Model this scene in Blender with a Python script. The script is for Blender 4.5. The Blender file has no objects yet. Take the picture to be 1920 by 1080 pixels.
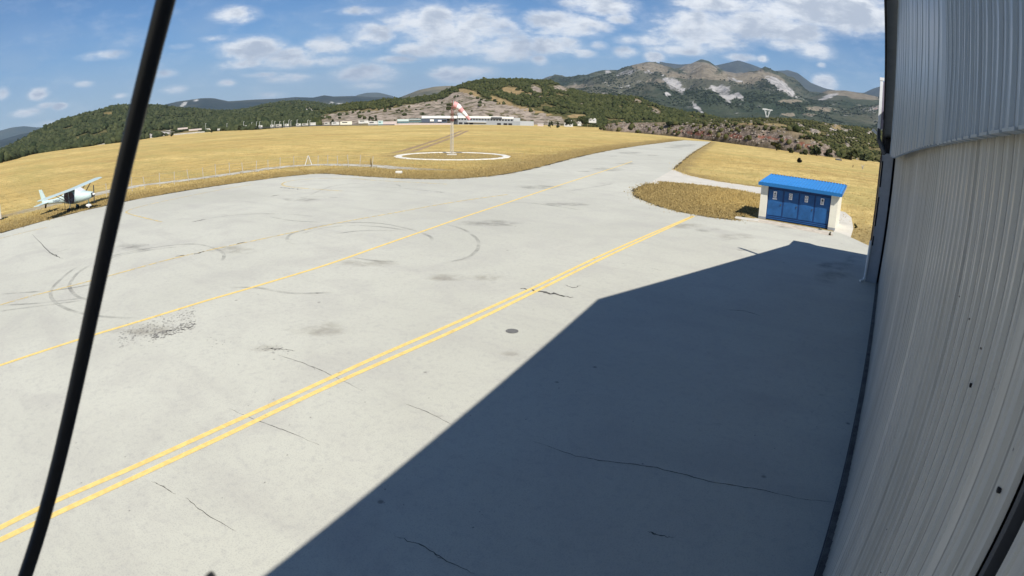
import bpy, math, random
import numpy as np
from mathutils import Vector, Matrix, noise as mnoise
random.seed(7); RNG = np.random.default_rng(11)
SC = bpy.context.scene; COL = SC.collection
HAZE = 5.5e-5
H = 5.5                                  # camera height above the apron
# ---------------------------------------------------------------- camera geometry (equidistant wide-angle webcam, rolled and pitched)
F = 1099.2                               # pixels per radian in the 1920x1080 photograph
_up = np.array([0.0239903710, 0.969121208, 0.291556559]); _up /= np.linalg.norm(_up)
_az = math.radians(35.65)
_fw = np.array([0, 0, -1.0]) - _up * (_up @ np.array([0, 0, -1.0])); _fw /= np.linalg.norm(_fw); _rt = np.cross(_fw, _up)
_Y = math.cos(_az) * _fw + math.sin(_az) * _rt; _X = np.cross(_Y, _up)
CM = np.stack([_X, _Y, _up])             # world axes: Y runs along the hangar front, Z up
def ray(px, py):
    dx, dy = px - 960.0, py - 540.0; r = math.hypot(dx, dy); th = r / F; s = math.sin(th) / max(r, 1e-9)
    return CM @ np.array([dx * s, -dy * s, -math.cos(th)])
def gnd(px, py, z=0.0):
    d = ray(px, py); t = (z - H) / d[2]
    return Vector((d[0] * t, d[1] * t, z))
def far(px, py, R):
    d = ray(px, py); h = math.hypot(d[0], d[1])
    return Vector((d[0] / h * R, d[1] / h * R, H + R * d[2] / h))
def hz(px, py):
    d = ray(px, py); h = math.hypot(d[0], d[1]); return d[0] / h, d[1] / h, d[2] / h
# ---------------------------------------------------------------- object helpers
def tag(o, label=None, cat=None, group=None, kind=None):
    if label: o['label'] = label
    if cat: o['category'] = cat
    if group: o['group'] = group
    if kind: o['kind'] = kind
    return o
def thing(name, label, cat, loc=(0, 0, 0), rz=0.0, group=None):
    o = bpy.data.objects.new(name, None); COL.objects.link(o); o.empty_display_size = .2
    o.location = loc; o.rotation_euler = (0, 0, rz)
    return tag(o, label, cat, group)
class MB:
    def __init__(s): s.v = []; s.f = []
    def add(s, vs, fs):
        b = len(s.v); s.v += [tuple(v) for v in vs]; s.f += [tuple(b + i for i in f) for f in fs]; return s
    def box(s, x0, x1, y0, y1, z0, z1, m=None):
        vs = [Vector((x, y, z)) for z in (z0, z1) for y in (y0, y1) for x in (x0, x1)]
        if m is not None: vs = [m @ v for v in vs]
        return s.add(vs, [(0, 2, 3, 1), (4, 5, 7, 6), (0, 1, 5, 4), (2, 6, 7, 3), (0, 4, 6, 2), (1, 3, 7, 5)])
    def bar(s, a, b, w, d=None, up=(0, 0, 1)):
        a = Vector(a); b = Vector(b); d = w if d is None else d; z = (b - a).normalized(); u = Vector(up)
        if abs(z.dot(u)) > .98: u = Vector((1, 0, 0))
        x = u.cross(z).normalized(); y = z.cross(x)
        vs = [p + x * (sx * w / 2) + y * (sy * d / 2) for p in (a, b) for sx, sy in ((-1, -1), (1, -1), (1, 1), (-1, 1))]
        return s.add(vs, [(3, 2, 1, 0), (4, 5, 6, 7)] + [(i, (i + 1) % 4, 4 + (i + 1) % 4, 4 + i) for i in range(4)])
    def tube(s, pts, r, n=8, cap=True):
        pts = [Vector(p) for p in pts]; rs = r if isinstance(r, (list, tuple)) else [r] * len(pts); vs = []; fs = []; px = None
        for i, p in enumerate(pts):
            t = (pts[min(i + 1, len(pts) - 1)] - pts[max(i - 1, 0)]).normalized()
            if px is None:
                u = Vector((0, 0, 1)) if abs(t.z) < .9 else Vector((1, 0, 0)); px = u.cross(t).normalized()
            px = (px - t * px.dot(t)).normalized(); py = t.cross(px)
            vs += [p + (px * math.cos(k * 2 * math.pi / n) + py * math.sin(k * 2 * math.pi / n)) * rs[i] for k in range(n)]
        for i in range(len(pts) - 1):
            fs += [(i * n + k, i * n + (k + 1) % n, (i + 1) * n + (k + 1) % n, (i + 1) * n + k) for k in range(n)]
        if cap: fs += [tuple(range(n - 1, -1, -1)), tuple((len(pts) - 1) * n + k for k in range(n))]
        return s.add(vs, fs)
    def loft(s, secs, cap=True):
        n = len(secs[0]); vs = [v for sec in secs for v in sec]; fs = []
        for i in range(len(secs) - 1):
            fs += [(i * n + k, i * n + (k + 1) % n, (i + 1) * n + (k + 1) % n, (i + 1) * n + k) for k in range(n)]
        if cap: fs += [tuple(range(n - 1, -1, -1)), tuple((len(secs) - 1) * n + k for k in range(n))]
        return s.add(vs, fs)
    def prism(s, poly, a, b):            # poly of 2D pts placed by functions a, b (bottom/top point makers)
        n = len(poly); return s.add([a(p) for p in poly] + [b(p) for p in poly],
                 [tuple(range(n - 1, -1, -1)), tuple(range(n, 2 * n))] + [(i, (i + 1) % n, n + (i + 1) % n, n + i) for i in range(n)])
    def build(s, name, mat, parent=None, smooth=False, bevel=0.0):
        me = bpy.data.meshes.new(name); me.from_pydata(s.v, [], s.f); me.update()
        o = bpy.data.objects.new(name, me); COL.objects.link(o)
        if mat: me.materials.append(mat)
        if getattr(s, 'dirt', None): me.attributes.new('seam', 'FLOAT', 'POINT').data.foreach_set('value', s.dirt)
        if smooth:
            me.polygons.foreach_set('use_smooth', [True] * len(me.polygons))
            try: me.set_sharp_from_angle(angle=math.radians(40))
            except Exception: pass
        if parent is not None: o.parent = parent
        if bevel:
            m = o.modifiers.new('bevel', 'BEVEL'); m.width = bevel; m.segments = 2; m.limit_method = 'ANGLE'
        return o
def np_mesh(name, V, Fc, mat, attrs=None, smooth=False, parent=None):
    me = bpy.data.meshes.new(name); V = np.asarray(V, dtype=np.float32); Fc = np.asarray(Fc, dtype=np.int32); k = Fc.shape[1]
    me.vertices.add(len(V)); me.vertices.foreach_set('co', V.ravel())
    me.loops.add(Fc.size); me.loops.foreach_set('vertex_index', Fc.ravel())
    me.polygons.add(len(Fc)); me.polygons.foreach_set('loop_start', np.arange(0, Fc.size, k, dtype=np.int32))
    me.polygons.foreach_set('loop_total', np.full(len(Fc), k, dtype=np.int32))
    if smooth: me.polygons.foreach_set('use_smooth', np.ones(len(Fc), dtype=bool))
    me.update(calc_edges=True); me.validate()
    for an, av in (attrs or {}).items():
        a = me.attributes.new(an, 'FLOAT', 'POINT'); a.data.foreach_set('value', np.asarray(av, dtype=np.float32))
    me.materials.append(mat); o = bpy.data.objects.new(name, me); COL.objects.link(o)
    if parent is not None: o.parent = parent
    return o
def copy_tree(o, parent=None):
    c = o.copy(); COL.objects.link(c)
    if parent is not None: c.parent = parent; c.matrix_parent_inverse = o.matrix_parent_inverse.copy()
    for ch in list(o.children): copy_tree(ch, c)
    return c
# ---------------------------------------------------------------- material helpers
class NT:
    def __init__(s, nt): s.nt = nt; s.L = nt.links.new
    def n(s, t, **kw):
        nd = s.nt.nodes.new(t)
        for k, v in kw.items():
            if k.startswith('i_'):
                key = k[2:]; key = int(key) if key.isdigit() else key
                s.set(nd.inputs[key], v)
            else: setattr(nd, k, v)
        return nd
    def set(s, sock, v):
        if isinstance(v, bpy.types.NodeSocket): s.L(v, sock)
        else: sock.default_value = v
    def m(s, op, a, b=None, c=None, clamp=False):
        nd = s.nt.nodes.new('ShaderNodeMath'); nd.operation = op; nd.use_clamp = clamp
        for i, v in enumerate((a, b, c)):
            if v is not None: s.set(nd.inputs[i], v)
        return nd.outputs[0]
    def noise(s, vec, scale, detail=4, rough=.55, dist=0.0):
        nd = s.n('ShaderNodeTexNoise'); nd.inputs['Scale'].default_value = scale; nd.inputs['Detail'].default_value = detail
        nd.inputs['Roughness'].default_value = rough; nd.inputs['Distortion'].default_value = dist
        if vec is not None: s.L(vec, nd.inputs['Vector'])
        return nd.outputs['Fac']
    def ramp(s, fac, lo, hi, a=0.0, b=1.0):
        nd = s.n('ShaderNodeMapRange'); nd.interpolation_type = 'SMOOTHSTEP'; s.set(nd.inputs[0], fac)
        for i, v in enumerate((lo, hi, a, b)): nd.inputs[i + 1].default_value = v
        return nd.outputs[0]
    def mix(s, fac, a, b, bt='MIX'):
        nd = s.n('ShaderNodeMix'); nd.data_type = 'RGBA'; nd.blend_type = bt
        s.set(nd.inputs[0], fac)
        for i, v in ((6, a), (7, b)):
            if isinstance(v, (tuple, list)): v = tuple(v) + ((1,) if len(v) == 3 else ())
            s.set(nd.inputs[i], v)
        return nd.outputs[2]
    def pos(s): return s.n('ShaderNodeNewGeometry').outputs['Position']
    def obj(s): return s.n('ShaderNodeTexCoord').outputs['Object']
    def scale(s, vec, sc, rot=0.0):
        nd = s.n('ShaderNodeMapping'); nd.inputs['Scale'].default_value = sc; nd.inputs['Rotation'].default_value = (0, 0, rot); s.L(vec, nd.inputs['Vector']); return nd.outputs[0]
    def attr(s, name): return s.n('ShaderNodeAttribute', attribute_name=name).outputs['Fac']
def new_mat(name):
    m = bpy.data.materials.new(name); m.use_nodes = True; b = m.node_tree.nodes['Principled BSDF']; return m, NT(m.node_tree), b
def plain(name, col, rough=.6, metal=0.0, var=.12, scale=3.0, bump=0.0, spec=.3, world=False):
    m, t, b = new_mat(name); p = t.pos() if world else t.obj()
    nz = t.noise(p, scale, 5, .6); nf = t.noise(p, scale * 9, 3, .6)
    f = t.m('ADD', t.m('MULTIPLY', nz, .7), t.m('MULTIPLY', nf, .3))
    c = t.mix(t.ramp(f, .3, .7), tuple(x * (1 - var) for x in col), tuple(min(1, x * (1 + var)) for x in col))
    t.L(c, b.inputs['Base Color']); b.inputs['Roughness'].default_value = rough; b.inputs['Metallic'].default_value = metal
    b.inputs['Specular IOR Level'].default_value = spec
    if bump:
        bp = t.n('ShaderNodeBump'); bp.inputs['Strength'].default_value = bump; bp.inputs['Distance'].default_value = .02
        t.L(nf, bp.inputs['Height']); t.L(bp.outputs[0], b.inputs['Normal'])
    return m
def set_bump(t, b, h, strength, dist):
    bp = t.n('ShaderNodeBump'); bp.inputs['Strength'].default_value = strength; bp.inputs['Distance'].default_value = dist
    t.L(h, bp.inputs['Height']); t.L(bp.outputs[0], b.inputs['Normal'])

# grass field
def mat_grass():
    m, t, b = new_mat('dry_grass'); p = t.pos()
    big = t.noise(t.scale(p, (1, .35, 1), .9), .035, 4, .6); mid = t.noise(t.scale(p, (1, .5, 1), .7), .35, 5, .65); fine = t.noise(p, 3.2, 4, .7); vf = t.noise(p, 11, 2, .6)
    strk = t.m('ADD', t.m('MULTIPLY', t.noise(t.scale(p, (.045, .6, 1), -.62), 1.0, 5, .65), .6), t.m('MULTIPLY', t.noise(t.scale(p, (.03, .25, 1), -.75), .5, 3, .6), .4))
    c = t.mix(t.ramp(big, .3, .7), (.53, .375, .135), (.73, .56, .23))
    c = t.mix(t.m('MULTIPLY', t.ramp(mid, .45, .62), .6), c, (.36, .265, .095))
    c = t.mix(t.m('MULTIPLY', t.ramp(strk, .44, .60), .62), c, (.46, .36, .15))
    c = t.mix(t.m('MULTIPLY', t.ramp(t.m('ADD', t.m('MULTIPLY', fine, .5), t.m('MULTIPLY', t.noise(p, 1.1, 3, .7), .5)), .5, .62), .75), c, (.27, .19, .065))
    c = t.mix(t.m('MULTIPLY', t.ramp(vf, .5, .7), .3), c, (.74, .60, .30))
    c = t.mix(t.m('MULTIPLY', t.ramp(t.noise(t.scale(p, (.25, 1, 1), -.65), .09, 5, .65), .45, .62), .5), c, (.37, .32, .12))
    c = t.mix(t.m('MULTIPLY', t.ramp(t.noise(t.scale(p, (.5, 1, 1), -.65), .055, 6, .7), .52, .66), .55), c, (.38, .25, .10))
    e = t.attr('edge')                      # trampled, darker and greener turf along the paving and tracks
    er = t.m('MULTIPLY', t.ramp(t.m('ADD', e, t.m('MULTIPLY', t.m('SUBTRACT', mid, .5), .9)), .25, .75), .85)
    ec = t.mix(t.ramp(fine, .35, .65), (.21, .155, .07), (.44, .325, .15))
    ec = t.mix(t.m('MULTIPLY', t.ramp(vf, .48, .62), .5), ec, (.17, .155, .06))
    c = t.mix(er, c, ec)
    t.L(c, b.inputs['Base Color']); b.inputs['Roughness'].default_value = .95; b.inputs['Specular IOR Level'].default_value = .05
    set_bump(t, b, t.m('ADD', fine, t.m('MULTIPLY', mid, 2.0)), .9, .25)
    return m
def mat_concrete():
    m, t, b = new_mat('apron_concrete'); p = t.pos()
    big = t.noise(p, .06, 5, .6, .4); mid = t.noise(p, .45, 5, .62, .5); fine = t.noise(p, 6, 4, .7); vf = t.noise(p, 40, 2, .6)
    st = t.noise(t.scale(p, (.25, 1.6, 1), .05), .5, 4, .6)
    c = t.mix(t.ramp(big, .28, .72), (.465, .465, .405), (.555, .555, .485))
    c = t.mix(t.m('MULTIPLY', t.ramp(mid, .42, .70), .5), c, (.43, .42, .385))
    c = t.mix(t.m('MULTIPLY', t.ramp(st, .5, .75), .4), c, (.415, .405, .37))
    c = t.mix(t.m('MULTIPLY', t.ramp(fine, .48, .7), .34), c, (.36, .355, .34))
    c = t.mix(t.m('MULTIPLY', t.ramp(vf, .5, .66), .34), c, (.30, .30, .29))
    sp = t.n('ShaderNodeTexVoronoi'); sp.inputs['Scale'].default_value = 1.3; t.L(p, sp.inputs['Vector'])
    spot = t.m('MULTIPLY', t.ramp(sp.outputs['Distance'], .03, .09, 1, 0), t.ramp(t.noise(p, .8, 2), .56, .6))
    c = t.mix(t.m('MULTIPLY', spot, .65), c, (.14, .13, .12))
    t.L(c, b.inputs['Base Color']); b.inputs['Roughness'].default_value = .85; b.inputs['Specular IOR Level'].default_value = .2
    set_bump(t, b, t.m('ADD', fine, vf), .25, .01)
    return m
def mat_decal(name, col, lo, hi, strength, scale=3.0, edge=True):
    m, t, b = new_mat(name); p = t.pos()
    a = t.m('MULTIPLY', t.ramp(t.noise(p, scale, 5, .7), lo, hi), strength)
    if edge: a = t.m('MULTIPLY', a, t.attr('fade'))
    t.L(t.mix(t.ramp(t.noise(p, 9, 3), .35, .65), tuple(c * .85 for c in col), col), b.inputs['Base Color'])
    b.inputs['Roughness'].default_value = .8; b.inputs['Specular IOR Level'].default_value = .2
    t.L(a, b.inputs['Alpha']); return m
def mat_hill(name, dark, light, dry, rock, sc, dryamt=.5, bump=1.0, bdist=4.0, rockcols=None):
    m, t, b = new_mat(name); p = t.pos()
    n1 = t.noise(p, sc, 6, .62); n2 = t.noise(p, sc * 5, 5, .65); n3 = t.noise(p, sc * 22, 4, .7)
    c = t.mix(t.ramp(n2, .35, .65), dark, light)
    c = t.mix(t.m('MULTIPLY', t.ramp(t.m('ADD', n1, t.m('MULTIPLY', n3, .35)), .62, .82), dryamt), c, dry)
    d = t.attr('dry'); c = t.mix(t.ramp(t.m('ADD', d, t.m('MULTIPLY', t.m('SUBTRACT', n2, .5), 1.1)), .35, .65), c, t.mix(t.ramp(n3, .35, .65), tuple(x * .75 for x in dry), tuple(min(1, x * 1.2) for x in dry)))
    r = t.attr('rock')
    ns = t.noise(t.scale(p, (1, 1, .18)), sc * 12, 5, .7)
    rc = t.mix(t.ramp(t.m('ADD', t.m('MULTIPLY', n3, .4), t.m('MULTIPLY', ns, .6)), .36, .62), tuple(x * .42 for x in rock), tuple(min(1, x * 1.25) for x in rock))
    rf = t.ramp(t.m('ADD', r, t.m('ADD', t.m('MULTIPLY', t.m('SUBTRACT', n2, .5), .9), t.m('MULTIPLY', t.m('SUBTRACT', ns, .5), 2.6))), .45, .85)
    c = t.mix(rf, c, rc)
    c = t.mix(t.ramp(t.m('ADD', t.attr('red'), t.m('MULTIPLY', t.m('SUBTRACT', ns, .5), 3.5)), .55, 1.1, 0, .8), c, (.24, .085, .055))
    t.L(c, b.inputs['Base Color']); b.inputs['Roughness'].default_value = 1.0; b.inputs['Specular IOR Level'].default_value = 0.0
    set_bump(t, b, t.m('ADD', n2, t.m('MULTIPLY', n3, .4)), bump, bdist)
    return m
def mat_leaf(name, dark, light):
    m, t, b = new_mat(name); c = t.mix(t.attr('tint'), dark, light)
    c = t.mix(t.m('MULTIPLY', t.ramp(t.noise(t.pos(), 1.2, 3, .7), .4, .7), .5), c, tuple(x * .55 for x in dark))
    t.L(c, b.inputs['Base Color']); b.inputs['Roughness'].default_value = .9; b.inputs['Specular IOR Level'].default_value = .08
    return m
GRASS = mat_grass(); CONC = mat_concrete()
M = {
 'path': plain('pale_concrete', (.56, .535, .475), .9, var=.10, scale=.6, world=True),
 'track': plain('gravel_track', (.34, .32, .27), .95, var=.22, scale=.9, world=True),
 'dirt': plain('dirt_track', (.30, .215, .125), .95, var=.35, scale=.8, world=True),
 'soil': plain('dark_soil', (.055, .045, .035), .95, var=.4, scale=2, world=True),
 'ring': plain('whitewash', (.68, .66, .60), .9, var=.22, scale=1.2, world=True),
 'white': plain('white_paint', (.78, .78, .76), .5, var=.06), 'offw': plain('off_white', (.62, .60, .57), .7, var=.12),
 'grey': plain('grey_paint', (.30, .32, .35), .6, var=.08), 'dgrey': plain('dark_grey', (.06, .065, .075), .5, var=.2),
 'black': plain('black_rubber', (.010, .010, .013), .45, var=.3, spec=.4), 'dark': plain('dark_gap', (.018, .018, .021), .8, var=.3),
 'steel': plain('galvanised_steel', (.42, .43, .44), .45, .6, var=.15, scale=2), 'wood': plain('weathered_wood', (.46, .44, .40), .9, var=.2, scale=4),
 'red': plain('red_paint', (.45, .05, .05), .6, var=.1), 'teal': plain('teal_panel', (.10, .17, .18), .5, var=.2), 'pink': plain('pale_pink', (.52, .45, .44), .7, var=.15),
 'glassd': plain('dark_window', (.012, .014, .02), .35, var=.2, spec=.6), 'bark': plain('bark', (.10, .075, .05), .95, var=.3),
 'brown': plain('brown_pipe', (.11, .085, .085), .6, var=.2), 'greenp': plain('pale_green', (.45, .58, .46), .6, var=.1),
}
# ---------------------------------------------------------------- world: sky with cumulus, sun
SUNV = Vector((-.745, .517, -1.0)).normalized()            # direction the light travels
sun_el = math.asin(-SUNV.z); sun_az_vec = -SUNV
w = bpy.data.worlds.new('World'); SC.world = w; w.use_nodes = True; wt = NT(w.node_tree)
bg = w.node_tree.nodes['Background']; SKY_S = .074
sky = wt.n('ShaderNodeTexSky'); sky.sky_type = 'NISHITA'; sky.sun_disc = False; sky.sun_elevation = sun_el
sky.sun_rotation = math.atan2(sun_az_vec.x, sun_az_vec.y); sky.altitude = 300; sky.air_density = 1.0; sky.dust_density = .1; sky.ozone_density = 2.5
gdir = wt.n('ShaderNodeTexCoord').outputs['Generated']
sep = wt.n('ShaderNodeSeparateXYZ'); wt.L(gdir, sep.inputs[0])
azn = wt.m('ARCTAN2', sep.outputs[0], sep.outputs[1]); eln = wt.m('ARCSINE', sep.outputs[2])
cmb = wt.n('ShaderNodeCombineXYZ'); wt.L(azn, cmb.inputs[0]); wt.L(eln, cmb.inputs[1])
CLOUDS = [  # px, py, half-width px, half-height px, strength
 (440, 28, 36, 13, 1.0), (470, 92, 50, 18, 1.1), (455, 118, 45, 9, .8), (545, 108, 62, 18, .85), (615, 85, 38, 14, 1.0), (600, 115, 60, 10, .7),
 (695, 68, 42, 20, .95), (800, 40, 60, 26, 1.05), (860, 60, 90, 36, 1.05), (930, 88, 70, 22, 1.0), (800, 88, 60, 16, .8), (690, 138, 52, 15, .95), (740, 112, 40, 8, .6),
 (845, 140, 32, 14, 1.05), (890, 135, 40, 12, .75), (690, 160, 35, 7, .7), (545, 146, 45, 8, .7), (505, 178, 30, 6, .4),
 (1060, 45, 66, 20, 1.1), (1125, 10, 55, 18, 1.1), (1040, 85, 48, 17, 1.0), (1090, 100, 22, 8, .9), (1012, 112, 14, 8, .9), (1175, 97, 20, 10, .8), (1160, 35, 26, 10, .8), (1120, 85, 18, 8, .5),
 (1290, 40, 60, 24, .95), (1300, 66, 78, 24, 1.0), (1220, 75, 50, 12, .8), (1270, 92, 60, 12, .7), (1350, 50, 50, 18, .9), (1340, 8, 70, 13, 1.05),
 (1430, 45, 66, 26, 1.05), (1500, 68, 45, 22, 1.0), (1525, 92, 30, 15, 1.1), (1470, 85, 28, 10, .9), (1505, 15, 95, 24, 1.1), (1600, 25, 80, 28, 1.1), (1620, 42, 40, 12, .9),
 (1546, 154, 18, 12, 1.15), (1226, 107, 16, 10, 1.0), (1390, 108, 30, 7, .7), (1430, 110, 10, 6, .8), (1540, 122, 8, 5, .7),
 (72, 176, 15, 8, 1.15), (45, 212, 26, 6, .95), (5, 176, 12, 9, .8), (112, 199, 12, 5, .9), (85, 198, 20, 5, .5), (195, 105, 42, 8, .65), (160, 158, 18, 6, .5), (325, 168, 22, 7, .85), (310, 138, 22, 7, .6), (425, 156, 15, 6, .85), (405, 72, 30, 6, .5), (225, 180, 16, 5, .7), (340, 87, 22, 6, .4), (100, 230, 60, 6, .4), (900, 20, 60, 12, .5), (680, 20, 60, 8, .45), (500, 140, 45, 5, .45)]
acc = None
def cloud_eval(shift):
    acc = None; v0 = wt.n('ShaderNodeVectorMath', operation='ADD'); wt.L(cmb.outputs[0], v0.inputs[0]); v0.inputs[1].default_value = (0, shift, 0)
    for px, py, hw, hh, st in CLOUDS:
        d = ray(px, py); a = math.atan2(d[0], d[1]); e = math.asin(d[2])
        s = wt.n('ShaderNodeVectorMath', operation='SUBTRACT'); wt.L(v0.outputs[0], s.inputs[0]); s.inputs[1].default_value = (a, e, 0)
        k = wt.n('ShaderNodeVectorMath', operation='MULTIPLY'); wt.L(s.outputs[0], k.inputs[0])
        k.inputs[1].default_value = (F / hw / math.cos(max(-.2, e)) * math.cos(e), F / hh, 0)
        dt = wt.n('ShaderNodeVectorMath', operation='DOT_PRODUCT'); wt.L(k.outputs[0], dt.inputs[0]); wt.L(k.outputs[0], dt.inputs[1])
        val = wt.m('MULTIPLY_ADD', dt.outputs['Value'], -.55, st)
        acc = val if acc is None else wt.m('MAXIMUM', acc, val)
    return acc
cl = cloud_eval(0.0)
nv = wt.n('ShaderNodeMapping'); nv.inputs['Scale'].default_value = (1, 1, 2.4); wt.L(gdir, nv.inputs['Vector'])
cn1 = wt.noise(nv.outputs[0], 15, 7, .62, .25); cn2 = wt.noise(nv.outputs[0], 55, 5, .65, .2); cn3 = wt.noise(nv.outputs[0], 5.5, 4, .55)
nmix = wt.m('ADD', wt.m('MULTIPLY', wt.m('SUBTRACT', cn1, .5), 2.6), wt.m('MULTIPLY', wt.m('SUBTRACT', cn2, .5), .9))
cf = wt.m('ADD', wt.m('MAXIMUM', cl, -.55), nmix)
alpha = wt.m('ADD', wt.m('MULTIPLY', wt.ramp(cf, -.7, .9), .38), wt.m('MULTIPLY', wt.ramp(cf, .06, .95), .60))
nv2 = wt.n('ShaderNodeMapping'); nv2.inputs['Scale'].default_value = (1, 1, 2.4); nv2.inputs['Location'].default_value = (0.004, -.004, .022); wt.L(gdir, nv2.inputs['Vector'])
cnu = wt.noise(nv2.outputs[0], 15, 5, .6, .25)      # density a little higher up: cloud above means a greyer base
body = wt.ramp(wt.m('ADD', wt.m('MULTIPLY', cf, .55), wt.m('MULTIPLY', wt.m('SUBTRACT', cnu, .5), 2.6)), .15, .95)
ccol = wt.mix(body, (11.4, 11.6, 11.8), (6.2, 6.8, 7.8))
veil = wt.m('MULTIPLY', wt.ramp(eln, .0, .30, 1, 0), wt.m('MULTIPLY', wt.ramp(cn3, .38, .72), .5))
skyt = wt.mix(1.0, sky.outputs[0], (.45, .74, 1.02), 'MULTIPLY')
skyt = wt.mix(wt.ramp(eln, .28, .75, 0, .34), skyt, (0, .04, .35))  # artificial tint: sky above the view dimmed to deepen shade on the ground
hv = wt.ramp(eln, -.01, .17, .8, 0)
veil = wt.m('MAXIMUM', veil, hv)
skyc = wt.mix(veil, skyt, (5.6, 6.8, 8.2))
skyc = wt.mix(wt.m('MULTIPLY', alpha, .95), skyc, ccol)
wt.L(skyc, bg.inputs['Color']); bg.inputs['Strength'].default_value = SKY_S
sl = bpy.data.lights.new('sun', 'SUN'); sl.energy = 5.0; sl.angle = math.radians(.53); sl.color = (1.0, .945, .85)
so = bpy.data.objects.new('sun', sl); COL.objects.link(so); so.rotation_euler = SUNV.to_track_quat('-Z', 'Y').to_euler(); so.location = (30, -20, 60)
# ---------------------------------------------------------------- camera
cd = bpy.data.cameras.new('camera'); co = bpy.data.objects.new('camera', cd); COL.objects.link(co); SC.camera = co
cd.type = 'PANO'; cd.panorama_type = 'FISHEYE_LENS_POLYNOMIAL'; cd.sensor_fit = 'HORIZONTAL'; cd.sensor_width = 36.0; cd.sensor_height = 20.25
cd.fisheye_fov = math.radians(170); fmm = F * 36.0 / 1920.0
cd.fisheye_polynomial_k0 = 0; cd.fisheye_polynomial_k1 = -1.0 / fmm; cd.fisheye_polynomial_k2 = 0; cd.fisheye_polynomial_k3 = 0; cd.fisheye_polynomial_k4 = 0
cd.clip_start = .02; cd.clip_end = 60000
cd.dof.use_dof = True; cd.dof.focus_distance = 45.0; cd.dof.aperture_fstop = 20.0; cd.dof.aperture_blades = 0
mw = Matrix([list(CM[0]) + [0], list(CM[1]) + [0], list(CM[2]) + [H], [0, 0, 0, 1]]); co.matrix_world = mw
SC.view_settings.view_transform = 'Standard'; SC.view_settings.look = 'None'; SC.view_settings.exposure = 0.35; SC.view_settings.gamma = 1.0
SC.render.engine = 'CYCLES'; SC.cycles.max_bounces = 6; SC.cycles.transparent_max_bounces = 16; SC.cycles.use_denoising = True
# ================================================================ GROUND, PAVING
def smooth_pts(pts, k=4):
    out = []; n = len(pts)
    for i in range(n - 1):
        p0, p1, p2, p3 = pts[max(i - 1, 0)], pts[i], pts[i + 1], pts[min(i + 2, n - 1)]
        for j in range(k):
            t = j / k; out.append(tuple(.5 * ((2 * b) + (-a + c) * t + (2 * a - 5 * b + 4 * c - d) * t * t + (-a + 3 * b - 3 * c + d) * t ** 3) for a, b, c, d in zip(p0, p1, p2, p3)))
    out.append(tuple(pts[-1])); return out
def gl(pts, k=0):
    g = [tuple(gnd(*p))[:2] for p in pts]
    return smooth_pts(g, k) if k else g
left_edge = gl([(0, 438), (190, 388), (330, 361), (470, 340), (545, 330.5), (605, 326), (668, 330), (730, 334), (790, 336), (835, 336), (880, 334), (940, 328), (1010, 314), (1100, 291), (1180, 276), (1255, 266), (1282, 263)], 4)
d0 = Vector(left_edge[0]) - Vector(left_edge[6]); d0.normalize(); first = Vector(left_edge[0]) + d0 * 45
right_edge = gl([(1334, 266), (1310, 280), (1290, 294), (1262, 318)], 3)
island_low = gl([(1215, 345), (1196, 352), (1187, 362), (1200, 373), (1230, 385.5), (1260, 394), (1300, 402.5), (1340, 409), (1386, 414)], 4)
SHY = gnd(1421.7, 409.2).y; SHX0 = gnd(1421.7, 409.2).x       # shed front
shed_front = [(SHX0 - .1, SHY - .35), (-2.2, SHY - .6), (-1.2, SHY - 2.0), (-.17, gnd(1632, 463).y), (9, gnd(1632, 463).y + .5)]
outline = [tuple(first)] + left_edge + right_edge + island_low + shed_front + [(9, -40), (first.x, -40)]
def poly_sheet(name, outl, z, mat, skirt=.3, parent=None):
    from mathutils.geometry import tessellate_polygon
    vs = [Vector((x, y, z)) for x, y in outl]; tri = tessellate_polygon([vs]); n = len(vs)
    b = MB(); b.add(vs + [v - Vector((0, 0, skirt)) for v in vs], list(tri) + [(i, (i + 1) % n, n + (i + 1) % n, n + i) for i in range(n)])
    o = b.build(name, mat, parent)
    import bmesh
    bm = bmesh.new(); bm.from_mesh(o.data); bmesh.ops.recalc_face_normals(bm, faces=bm.faces)
    if sum(f.normal.z * f.calc_area() for f in bm.faces) < 0: bmesh.ops.reverse_faces(bm, faces=bm.faces)
    bm.to_mesh(o.data); bm.free(); return o
apron = tag(poly_sheet('apron', outline, .03, CONC), 'pale grey concrete apron and taxiway', None, None, 'structure')
def ribbon(pts, w, z, wob=0.0, fade_in=0.0, taper=False):
    pts = [Vector((p[0], p[1], 0)) for p in pts]; V = []; Fs = []; A = []; n = len(pts)
    for i, p in enumerate(pts):
        t = (pts[min(i + 1, n - 1)] - pts[max(i - 1, 0)]).normalized(); q = Vector((-t.y, t.x, 0)); ww = w * (1 + wob * random.uniform(-1, 1))
        u = i / max(1, n - 1); e = 1.0
        if fade_in: e = min(1, u / fade_in, (1 - u) / fade_in)
        if taper: ww *= max(.12, math.sin(math.pi * min(.97, max(.03, u))) ** .6)
        V += [p - q * ww / 2, p + q * ww / 2]; A += [e, e]
    for v in V: v.z = z
    Fs = [(2 * i, 2 * i + 2, 2 * i + 3, 2 * i + 1) for i in range(n - 1)]
    return V, Fs, A
def ribbon_obj(name, pts, w, z, mat, parent=None, **kw):
    V, Fs, A = ribbon(pts, w, z, **kw); return np_mesh(name, [tuple(v) for v in V], Fs, mat, {'fade': A}, parent=parent)
YEL = mat_decal('worn_yellow_paint', (.86, .64, .23), .16, .43, .97, 2.6, False); YEL2 = mat_decal('faded_yellow_paint', (.80, .63, .30), .34, .60, .85, 2.5, False)
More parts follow.
